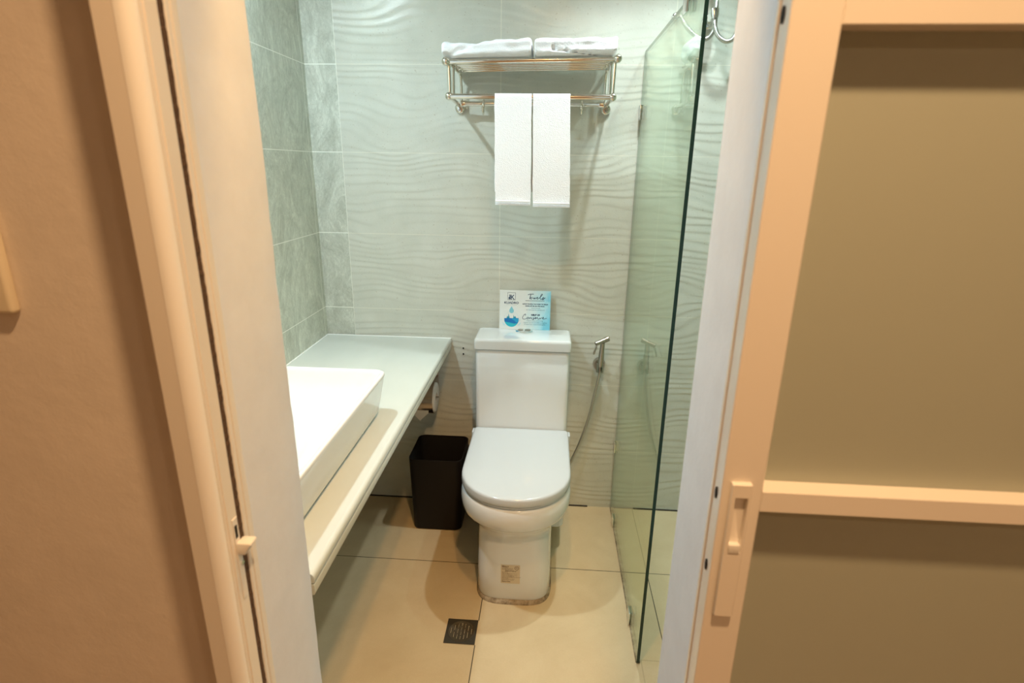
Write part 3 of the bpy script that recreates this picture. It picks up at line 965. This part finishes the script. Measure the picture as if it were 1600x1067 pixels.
keep(ph, box('wall_plate', -0.362, -0.250, -0.004, -0.0005, 0.54, 0.610, M['brushed'], None, 0.001))
keep(ph, box('hood_arm', -0.362, -0.250, RC.y, -0.003, 0.597, 0.5985, M['brown_chrome']))
keep(ph, multi_tube('roll_pin', [([(-0.362, -0.080, 0.532), (-0.236, -0.080, 0.532)], 0.003), ([(-0.356, -0.080, 0.532), (-0.356, -0.003, 0.560)], 0.0025)], M['brushed'], None, 8))
rl = thing('toilet_roll', 'white toilet paper roll under the steel hood, folded tip hanging out', 'toilet roll', tuple(RC))
r_o, r_i = 0.0600, 0.019
def xring(xx, rr_):
    return [(xx, RC.y + rr_ * math.cos(2 * PI * k / 40), RC.z + rr_ * math.sin(2 * PI * k / 40)) for k in range(40)]
V, F = loft([xring(-0.352, r_i), xring(-0.352, r_o), xring(-0.2475, r_o), xring(-0.2455, r_o - 0.002), xring(-0.2455, r_i)], False, False)
b_ = 4 * 40
F += [(b_ + (k + 1) % 40, b_ + k, k, (k + 1) % 40) for k in range(40)]
keep(rl, mesh_obj('roll', V, F, M['paper'], angle=50))
yy_ = RC.y - r_o + 0.006
V = [(-0.336, yy_ - 0.004, 0.497), (-0.268, yy_ - 0.004, 0.497), (-0.336, yy_ - 0.004, 0.486), (-0.268, yy_ - 0.004, 0.486), (-0.302, yy_ - 0.007, 0.452),
     (-0.336, yy_ - 0.0025, 0.497), (-0.268, yy_ - 0.0025, 0.497), (-0.336, yy_ - 0.0025, 0.486), (-0.268, yy_ - 0.0025, 0.486), (-0.302, yy_ - 0.005, 0.452)]
F = [(0, 2, 3, 1), (2, 4, 3), (5, 6, 8, 7), (7, 8, 9), (0, 5, 7, 2), (1, 3, 8, 6), (2, 7, 9, 4), (3, 4, 9, 8), (0, 1, 6, 5)]
keep(rl, mesh_obj('folded_tip', V, F, M['paper'], None, False))

# ------------------------------------------------------------------ bidet sprayer
sp_ = thing('bidet_sprayer', 'brushed steel bidet sprayer hanging in its holder right of the toilet', 'sprayer', (0.41, -0.01, 0.67))
def tlathe(name, p0, p1, rads, mt):
    p0, p1 = Vector(p0), Vector(p1)
    return tube(name, [p0.lerp(p1, t) for t, _ in rads], [r for _, r in rads], mt, None, 20)
keep(sp_, tlathe('handle', (0.4115, -0.052, 0.680), (0.4135, -0.068, 0.785), [(0, 0.0085), (0.10, 0.0085), (0.105, 0.0108), (0.45, 0.0112), (0.8, 0.0092), (1.0, 0.0088)], M['brushed']))
keep(sp_, tlathe('spray_head', (0.3850, -0.078, 0.7815), (0.4370, -0.058, 0.7990), [(0, 0.007), (0.02, 0.0085), (0.5, 0.0088), (0.62, 0.0098), (0.66, 0.0092), (0.72, 0.0105), (0.97, 0.0105), (1.0, 0.008)], M['brushed']))
tg = tube('trigger', [(0.3885, -0.084, 0.775), (0.3850, -0.090, 0.762), (0.3805, -0.090, 0.748), (0.3800, -0.088, 0.742)], [0.0045, 0.0038, 0.0042, 0.003], M['brushed'], None, 10)
keep(sp_, tg)
hl = thing('sprayer_holder', 'round steel wall holder carrying the bidet sprayer', 'holder', (0.41, 0, 0.672))
bm = bmesh.new()
bmesh.ops.create_cone(bm, cap_ends=True, segments=32, radius1=0.0245, radius2=0.0215, depth=0.020)
for v in bm.verts:
    v.co = Vector((0.4105 + v.co.x, -0.0105 - v.co.z * -1 * -1, 0.674 + v.co.y * 1.12))
keep(hl, bm_obj('wall_rose', bm, M['brushed']))
V, F = [], []
na = 22
for zz in (0.655, 0.690):
    for rr_ in (0.0112, 0.0142):
        for k in range(na):
            a = math.radians(-60 + 300 * k / (na - 1))
            V.append((0.4112 + rr_ * math.cos(a), -0.047 + rr_ * math.sin(a), zz))
for k in range(na - 1):
    F += [(k, k + 1, 2 * na + k + 1, 2 * na + k), (na + k, 3 * na + k, 3 * na + k + 1, na + k + 1), (k, na + k, na + k + 1, k + 1), (2 * na + k, 2 * na + k + 1, 3 * na + k + 1, 3 * na + k)]
F += [(0, 2 * na, 3 * na, na), (na - 1, 2 * na - 1, 4 * na - 1, 3 * na - 1)]
keep(hl, mesh_obj('cup', V, F, M['brushed'], angle=50))
keep(hl, box('neck', 0.405, 0.4175, -0.036, -0.018, 0.664, 0.682, M['brushed'], None, 0.002))
def ribbed(name, pts, r, pitch, mt, n_=10):
    # hose with a spiral rib
    P_ = catmull(pts, n_)
    L_ = [0.0]
    for i in range(1, len(P_)):
        L_.append(L_[-1] + (P_[i] - P_[i - 1]).length)
    tot = L_[-1]
    N_ = int(tot / pitch * 4)
    Q, RR = [], []
    j = 0
    for i in range(N_ + 1):
        s = tot * i / N_
        while j < len(L_) - 2 and L_[j + 1] < s:
            j += 1
        t = (s - L_[j]) / max(1e-9, L_[j + 1] - L_[j])
        Q.append(P_[j].lerp(P_[j + 1], t))
        RR.append(r * (1.0 if i % 4 in (1, 2) else 0.86))
    return tube(name, Q, RR, mt, None, 12)
hs = ribbed('bidet_hose', [(0.4112, -0.049, 0.684), (0.4110, -0.046, 0.655), (0.4080, -0.045, 0.620), (0.3990, -0.045, 0.5670), (0.3785, -0.045, 0.4510), (0.3490, -0.045, 0.3400), (0.3170, -0.040, 0.2480), (0.3020, -0.030, 0.205), (0.2990, -0.012, 0.190), (0.2985, -0.001, 0.188)], 0.0058, 0.0035, M['hose'])
tag(hs, 'thin steel hose curving from the bidet sprayer down behind the toilet', 'hose')

# angle valve left of toilet
av = thing('angle_valve', 'small steel angle valve on the wall behind the bin and toilet', 'valve', (-0.125, 0, 0.262))
keep(av, tlathe('valve_body', (-0.125, -0.001, 0.262), (-0.125, -0.050, 0.262), [(0, 0.018), (0.08, 0.018), (0.1, 0.008), (0.7, 0.008), (0.72, 0.011), (1, 0.011)], M['brushed']))
keep(av, tube('supply_stub', [(-0.122, -0.034, 0.2640), (-0.080, -0.036, 0.2650), (-0.072, -0.040, 0.2700)], 0.0050, M['brushed']))

# ------------------------------------------------------------------ towel rack
rk = thing('towel_rack', 'polished steel double towel rack on the back wall above the toilet', 'towel rack', (0.115, 0, 1.70))
def kp(o):
    keep(rk, o)
    return o
XA, XB = -0.1545, 0.3865
ZU0, ZU1, ZL = 1.7505, 1.7600, 1.6480
def zu(x_):
    return ZU0 + (ZU1 - ZU0) * (x_ - XA) / (XB - XA)
for yy, rr_ in ((-0.214, 0.0078), (-0.180, 0.0055), (-0.146, 0.0055), (-0.112, 0.0055), (-0.078, 0.0055), (-0.042, 0.0065)):
    xi = 0.008 + max(0, (yy + 0.214)) * 0.0
    kp(tube('shelf_rod', [(XA + xi, yy, zu(XA)), (XB - xi, yy, zu(XB))], rr_, M['chrome'], None, 14))
for X_, s in ((XA, 1), (XB, -1)):
    z_ = zu(X_)
    kp(ball('finial', (X_, -0.222, z_), 0.0135, M['chrome']))
    kp(ball('finial', (X_ + 0.009 * s, -0.228, ZL), 0.0125, M['chrome']))
    xi = X_ + 0.012 * s
    kp(multi_tube('side_frame', [
        ([(X_, -0.222, z_), (xi, -0.20, z_ - 0.004), (xi, -0.03, z_ - 0.006), (xi, -0.003, z_ - 0.006)], 0.0068),
        ([(X_ + 0.006 * s, -0.205, z_ - 0.002), (X_ + 0.009 * s, -0.212, ZL)], 0.0058),
        ([(xi + 0.004 * s, -0.178, z_ - 0.006), (xi + 0.004 * s, -0.178, ZL)], 0.0050),
        ([(xi + 0.006 * s, -0.060, z_ - 0.006), (xi + 0.006 * s, -0.035, z_ - 0.022), (xi + 0.007 * s, -0.028, z_ - 0.05), (xi + 0.007 * s, -0.028, ZL - 0.01)], 0.0048),
        ([(X_ + 0.009 * s, -0.226, ZL), (xi, -0.10, ZL - 0.006), (xi - 0.002 * s, -0.003, ZL - 0.010)], 0.0068)], M['chrome']))
    # wall rose with screw
    rx = X_ + 0.010 * s
    kp(tlathe('wall_rose', (rx, -0.0004, ZL - 0.016), (rx, -0.012, ZL - 0.016), [(0, 0.018), (0.55, 0.018), (0.9, 0.014), (1.0, 0.010)], M['chrome']))
    kp(tlathe('screw', (rx, -0.010, ZL - 0.020), (rx, -0.0145, ZL - 0.020), [(0, 0.0045), (0.8, 0.0045), (1, 0.003)], M['brushed']))
kp(tube('lower_rail', [(XA + 0.012, -0.230, ZL), (XB - 0.012, -0.230, ZL)], 0.0085, M['chrome'], None, 16))
kp(tube('hook_rail', [(XA + 0.02, -0.050, 1.6435), (-0.118, -0.050, 1.6435), (-0.112, -0.050, 1.6435), (0.342, -0.050, 1.6435), (0.348, -0.050, 1.6435), (XB - 0.02, -0.050, 1.6435)], [0.011, 0.011, 0.0078, 0.0078, 0.011, 0.011], M['chrome'], None, 16))
for hx in (-0.053, 0.045, 0.195, 0.288):
    kp(multi_tube('hook', [([(hx, -0.050, 1.655), (hx, -0.059, 1.650), (hx, -0.060, 1.635), (hx, -0.062, 1.618), (hx, -0.072, 1.608), (hx, -0.084, 1.613), (hx, -0.087, 1.624)], 0.0036)], M['chrome'], None, 10))
    kp(ball('hook_tip', (hx, -0.087, 1.627), 0.0055, M['chrome']))

# folded bath towels on the rack
def folded_towel(name, x0, x1, hL, hR, seed, label, crease=None, back=None):
    nx_, ns = 60, 44
    y0, y1 = -0.238, -0.030
    V = []
    for i in range(nx_ + 1):
        t = i / nx_
        xx = x0 + (x1 - x0) * t
        endr = min(1.0, (min(t, 1 - t) * (x1 - x0) / 0.010)) ** 0.5 if min(t, 1 - t) > 0 else 0.0
        hh = hL + (hR - hL) * (t ** 1.6)
        hh += 0.004 * noise.noise((xx * 18, seed, 0)) + 0.0025 * noise.noise((xx * 55, seed, 3))
        ed = min(1.0, max(0.0, max(-0.138 - xx, xx - 0.370) / 0.012))
        zb = zu(xx) + 0.0082 + 0.0055 * ed
        for k in range(ns):
            a = 2 * PI * k / ns
            ca, sa = math.cos(a), math.sin(a)
            e_ = 0.40
            cy = math.copysign(abs(ca) ** e_, ca)
            cz = math.copysign(abs(sa) ** 0.55, sa)
            yh = (y1 - y0) / 2
            sq = 0.72 + 0.28 * endr
            Y_ = (y0 + y1) / 2 + yh * cy * (0.96 + 0.04 * endr)
            f_ = 0.5 + 0.5 * cz * sq
            bk = (Y_ - y0) / (y1 - y0)
            htop = hh * (1 - 0.10 * bk) + (back(t) * max(0, bk - 0.35) if back else 0)
            Z_ = zb + htop * f_
            if sa > -0.2:
                Z_ += 0.0030 * noise.noise((xx * 30, Y_ * 30, seed)) * max(0, sa)
            dY = 0.0045 * noise.noise((xx * 22, Z_ * 60, seed + 7))
            if crease and ca < 0:
                for (cx_, wd, dep, sl) in crease:
                    u_ = (xx - cx_ - sl * (f_ - 0.3)) / wd
                    dY += dep * math.exp(-u_ * u_) * (1.0 if f_ < 0.9 else 0.4)
                    if sa > 0:
                        Z_ -= dep * 0.5 * math.exp(-u_ * u_)
            if ca < 0:
                # fold line between the two layers
                dY += 0.0030 * math.exp(-((f_ - 0.47) / 0.06) ** 2)
            V.append((xx, Y_ + dY, Z_))
    F = []
    for i in range(nx_):
        for k in range(ns):
            l = (k + 1) % ns
            F.append((i * ns + k, i * ns + l, (i + 1) * ns + l, (i + 1) * ns + k))
    F.append(tuple(range(ns - 1, -1, -1)))
    F.append(tuple(nx_ * ns + k for k in range(ns)))
    o = mesh_obj(name, V, F, M['towel'], None, True, angle=75)
    md = o.modifiers.new('s', 'SUBSURF')
    md.levels = md.render_levels = 1
    return tag(o, label, 'towel', 'folded bath towels on the rack')
folded_towel('bath_towel', -0.168, 0.1190, 0.046, 0.061, 1.3, 'folded white bath towel on the left half of the steel rack', [(-0.125, 0.02, 0.008, 0.1)], lambda t: 0.016)
folded_towel('bath_towel', 0.1245, 0.3850, 0.058, 0.055, 5.7, 'folded white bath towel with a front crease on the right half of the rack', [(0.202, 0.006, 0.022, -0.5), (0.178, 0.016, 0.006, -0.6)], lambda t: 0.018)
# hanging hand towels
def hanging(name, x0, x1, zf, skew, seed, label):
    yr, zr, R1, th = -0.230, ZL, 0.0100, 0.0075
    path = []
    zb = zr - 0.295
    for k in range(30):
        path.append((yr + R1, zb + (zr - zb) * k / 30, 0))
    for k in range(11):
        a = PI * k / 10
        path.append((yr + R1 * math.cos(a), zr + R1 * math.sin(a), 1))
    nfr = 44
    for k in range(1, nfr + 1):
        path.append((yr - R1 - 0.010 * math.sin(PI * k / nfr * 0.5), zr - (zr - zf) * k / nfr, 2))
    nx_ = 26
    grid = []
    for side in (0, 1):
        rows = []
        for j, (py, pz, s_) in enumerate(path):
            a_ = path[max(j - 1, 0)]
            b__ = path[min(j + 1, len(path) - 1)]
            ty, tz = b__[0] - a_[0], b__[1] - a_[1]
            L_ = math.hypot(ty, tz)
            ny, nz2 = -tz / L_, ty / L_
            row = []
            down = (zr - pz) / (zr - zf) if s_ == 2 else 0
            for i in range(nx_ + 1):
                t = i / nx_
                edge = min(1, min(t, 1 - t) * 14) ** 0.5
                xx = x0 + (x1 - x0) * t + skew[0] * down + (skew[1] * down if t > 0.5 else 0) * (t - 0.5) * 2
                if t in (0.0, 1.0):
                    xx += 0.0015 * noise.noise((pz * 30, seed, t))
                off = (th if side else 0.0006) * (0.35 + 0.65 * edge if side else 1)
                wav = 0.0022 * noise.noise((xx * 25, pz * 6, seed)) * (1 if s_ != 1 else 0.2) * (1 + down) if side else 0
                row.append((xx, py + ny * off + (wav if s_ == 2 else 0), pz + nz2 * off))
            rows.append(row)
        grid.append(rows)
    nr, nc = len(path), nx_ + 1
    V = [v for g_ in grid for row in g_ for v in row]
    F = []
    o2 = nr * nc
    for j in range(nr - 1):
        for i in range(nc - 1):
            a = j * nc + i
            F.append((o2 + a, o2 + a + 1, o2 + a + nc + 1, o2 + a + nc))
            F.append((a, a + nc, a + nc + 1, a + 1))
        F.append((j * nc, o2 + j * nc, o2 + (j + 1) * nc, (j + 1) * nc))
        a = j * nc + nc - 1
        F.append((a, a + nc, o2 + a + nc, o2 + a))
    for i in range(nc - 1):
        F.append((i, i + 1, o2 + i + 1, o2 + i))
        a = (nr - 1) * nc + i
        F.append((a, o2 + a, o2 + a + 1, a + 1))
    bm = bmesh.new()
    bvs = [bm.verts.new(v) for v in V]
    for f_ in F:
        bm.faces.new([bvs[i] for i in f_])
    root = bm_obj(name, bm, M['towel'], None, True, angle=80)
    # hem band across the lower front
    zz0, zz1 = zf + 0.010, zf + 0.0155
    xs0, xs1 = x0 + skew[0] + 0.0015, x1 + skew[0] + skew[1] - 0.0015
    yy = yr - R1 - 0.010 - th - 0.0012
    hb = box('hem_band', xs0, xs1, yy, yy + 0.004, zz0, zz1, M['towel_hem'], None, 0.001)
    hb.parent = root
    return tag(root, label, 'towel', 'hand towels hanging on the lower rail')
hanging('hand_towel', 0.0030, 0.1222, 1.3115, (0.0050, -0.0015), 2.2, 'left of two white hand towels hanging from the lower rail')
hanging('hand_towel', 0.1262, 0.2440, 1.3070, (0.0075, 0.0055), 9.1, 'right of two white hand towels hanging from the lower rail')

# ------------------------------------------------------------------ shower screen
gp = thing('shower_glass_screen', 'clear green-edged glass shower screen right of the toilet', 'shower screen', (0.505, -0.42, 0))
GX0, GX1, GY0, GY1, GZ0, GZ1 = 0.5000, 0.5090, -0.8150, -0.0015, 0.004, 1.819
V = [(GX0, GY0, GZ0), (GX0, GY1, GZ0), (GX0, GY1, GZ1), (GX0, GY0, GZ1), (GX1, GY0, GZ0), (GX1, GY1, GZ0), (GX1, GY1, GZ1), (GX1, GY0, GZ1)]
F = [(0, 3, 2, 1), (4, 5, 6, 7), (0, 4, 7, 3), (1, 2, 6, 5), (3, 7, 6, 2), (0, 1, 5, 4)]
keep(gp, mesh_obj('glass_pane', V, F, None, None, False, mats=[M['glass'], M['glass_edge'], M['glass_edge_thin']], mi=[0, 0, 1, 2, 1, 2]))
keep(gp, box('floor_seal', 0.4985, 0.5115, GY0 + 0.004, GY1, 0.0, 0.006, M['grout_base']))
def wall_clamp(z0, z1):
    bm = bmesh.new()
    for a, b in ((0.4945, 0.4995), (0.5105, 0.5155)):
        add_box(bm, a, b, -0.030, -0.003, z0, z1, 0.002, 2)
    add_box(bm, 0.4945, 0.5155, -0.006, 0.0, z0, z1, 0.0)
    o = bm_obj('wall_clamp', bm, M['chrome2'])
    keep(gp, o)
wall_clamp(1.597, 1.647)
wall_clamp(0.285, 0.333)
def floor_clamp(yc):
    bm = bmesh.new()
    for a, b in ((0.4935, 0.4995), (0.5105, 0.5165)):
        add_box(bm, a, b, yc - 0.019, yc + 0.019, 0.001, 0.048, 0.002, 2)
    o = bm_obj('floor_clamp', bm, M['chrome2'])
    keep(gp, o)
floor_clamp(-0.130)
floor_clamp(-0.648)
bm = bmesh.new()
for a, b in ((0.4935, 0.4995), (0.5105, 0.5165)):
    add_box(bm, a, b, -0.6640, -0.6200, 1.7865, 1.850, 0.002, 2)
add_box(bm, 0.4945, 0.5155, -0.6640, -0.6200, 1.8205, 1.852, 0.001, 1)
keep(gp, bm_obj('top_clamp', bm, M['chrome2']))
keep(gp, tube('ceiling_stay', [(0.505, -0.642, 1.850), (0.505, -0.642, CEIL)], 0.008, M['chrome2']))

# ------------------------------------------------------------------ shower hoses and bracket
sb = thing('shower_bracket', 'chrome hand shower bracket on the wall behind the glass screen', 'shower bracket', (0.694, 0, 1.915))
keep(sb, tlathe('wall_rose', (0.700, 0.0, 1.9080), (0.701, -0.020, 1.9085), [(0, 0.026), (0.5, 0.026), (0.9, 0.021), (1, 0.012)], M['chrome2']))
keep(sb, tlathe('arm', (0.701, -0.018, 1.910), (0.706, -0.060, 1.920), [(0, 0.012), (0.5, 0.012), (0.55, 0.015), (1, 0.015)], M['chrome2']))
keep(sb, tlathe('cup', (0.7045, -0.073, 1.9020), (0.7030, -0.070, 1.9310), [(0, 0.0115), (0.4, 0.0145), (1, 0.0150)], M['chrome2']))
el = thing('shower_elbow', 'chrome wall outlet for the shower hose, seen through the glass', 'shower outlet', (0.597, 0, 1.922))
keep(el, tlathe('elbow_rose', (0.594, 0.0, 1.924), (0.594, -0.010, 1.924), [(0, 0.014), (0.6, 0.014), (1, 0.010)], M['chrome2']))
keep(el, tube('elbow_spout', [(0.594, -0.010, 1.924), (0.596, -0.040, 1.923), (0.600, -0.050, 1.914)], 0.0085, M['chrome2']))
h1 = ribbed('shower_hose', [(0.5990, -0.050, 1.9140), (0.6120, -0.052, 1.896), (0.6290, -0.052, 1.8770), (0.6570, -0.052, 1.8545), (0.6835, -0.052, 1.8470), (0.7030, -0.048, 1.8570), (0.7135, -0.046, 1.8790), (0.7150, -0.045, 1.9080), (0.7125, -0.045, 1.960), (0.7100, -0.050, 2.05), (0.706, -0.07, 2.14)], 0.0080, 0.0046, M['hose_grey'])
tag(h1, 'steel shower hose looping from the wall outlet up past the bracket', 'hose', None)
h2 = ribbed('shower_hose', [(0.7040, -0.072, 1.9060), (0.7065, -0.073, 1.8900), (0.7130, -0.073, 1.8690), (0.7255, -0.073, 1.8495), (0.7480, -0.073, 1.8365), (0.7680, -0.073, 1.8415), (0.7800, -0.073, 1.8620), (0.788, -0.072, 1.90), (0.790, -0.07, 1.98), (0.780, -0.07, 2.08), (0.74, -0.075, 2.15)], 0.0080, 0.0046, M['hose_grey'])
tag(h2, 'steel shower hose hanging out of the bracket in a low loop', 'hose', None)
hh = thing('hand_shower', 'round chrome hand shower above the bracket', 'hand shower', (0.72, -0.08, 2.16))
keep(hh, tlathe('shower_grip', (0.705, -0.071, 2.135), (0.735, -0.105, 2.200), [(0, 0.010), (1, 0.013)], M['chrome2']))
keep(hh, tlathe('spray_face', (0.735, -0.105, 2.200), (0.742, -0.125, 2.185), [(0, 0.02), (0.4, 0.045), (1, 0.047)], M['chrome2']))

# ------------------------------------------------------------------ floor drain
dr = thing('floor_drain', 'square dark metal floor drain with a round slotted grate', 'drain', (-0.048, -0.736, 0))
keep(dr, box('drain_frame', -0.0980, 0.0015, -0.7865, -0.6865, 0.0002, 0.0022, M['drain'], None, 0.0008, 1))
bm = bmesh.new()
dcx, dcy = -0.0475, -0.7375
rg = []
for r_, z_ in ((0.0420, 0.0020), (0.0420, 0.0032), (0.0400, 0.0034), (0.0385, 0.0026)):
    rg.append([(dcx + r_ * math.cos(2 * PI * k / 40), dcy + r_ * math.sin(2 * PI * k / 40), z_) for k in range(40)])
bm.free()
V, F = loft(rg)
gr = mesh_obj('grate', V, F, M['drain_ring'])
keep(dr, gr)
slots, glints = [], []
for i, xx in enumerate(np.linspace(-0.033, 0.033, 7)):
    half = math.sqrt(max(0, 0.0355 ** 2 - xx ** 2))
    nseg = {0: 1, 1: 2, 2: 3, 3: 4, 4: 3, 5: 2, 6: 1}[i]
    seg_ = 2 * half / nseg
    for s_ in range(nseg):
        c0 = -half + seg_ * s_ + 0.0018
        c1 = -half + seg_ * (s_ + 1) - 0.0018
        x_ = dcx + xx
        slots.append([(x_ - 0.0024, dcy + c0), (x_ + 0.0024, dcy + c0), (x_ + 0.0024, dcy + c1), (x_ - 0.0024, dcy + c1)])
        for g_ in range(max(1, int((c1 - c0) / 0.0045))):
            yy = dcy + c0 + 0.001 + 0.0045 * g_
            glints.append([(x_ - 0.0014, yy), (x_ + 0.0006, yy + 0.0004), (x_ + 0.0010, yy + 0.0022), (x_ - 0.0006, yy + 0.0028)])
fz = plane_map((0, 0, 0.0028), (1, 0, 0), (0, 1, 0), (0, 0, 1))
o = ngons('grate_slots', fz, slots, 0.0, M['hole_dark'], dr)
o = ngons('painted_glints', fz, glints, 0.0004, M['drain_bright'], dr)  # small bright quads, light glints painted onto the grate

# ------------------------------------------------------------------ lamps in the ceilings
lamp_m = bpy.data.materials.new('lamp_lens')
lamp_m.use_nodes = True
lb = lamp_m.node_tree.nodes['Principled BSDF']
lb.inputs['Emission Color'].default_value = (1, 0.97, 0.88, 1)
lb.inputs['Emission Strength'].default_value = 3.0
def downlight(x_, y_, z_, label):
    t = thing('ceiling_downlight', label, 'ceiling light', (x_, y_, z_))
    V, F = loft([[(x_ + r_ * math.cos(2 * PI * k / 32), y_ + r_ * math.sin(2 * PI * k / 32), z_ + dz) for k in range(32)] for r_, dz in ((0.047, -0.001), (0.062, -0.004), (0.064, -0.0005), (0.047, -0.0003))], False, False)
    keep(t, mesh_obj('bezel', V, F, M['trim_white']))
    V, F = loft([[(x_ + 0.047 * math.cos(2 * PI * k / 32), y_ + 0.047 * math.sin(2 * PI * k / 32), z_ + dz) for k in range(32)] for dz in (-0.0012, -0.0004)])
    keep(t, mesh_obj('lens', V, F, lamp_m))
downlight(0.18, -1.31, CEIL, 'round ceiling downlight inside the doorway')
downlight(0.478, -0.36, CEIL, 'round ceiling downlight above the toilet')
downlight(-0.60, -0.80, CEIL, 'round ceiling downlight above the basin')
downlight(0.72, -0.30, CEIL, 'round ceiling downlight in the shower')
downlight(0.38, -2.06, 2.5, 'round ceiling downlight in the room, nearest the sliding door')
downlight(1.30, -3.20, 2.5, 'unseen downlight added as fill deep in the room outside')  # fitting for the added fill lamp, out of view
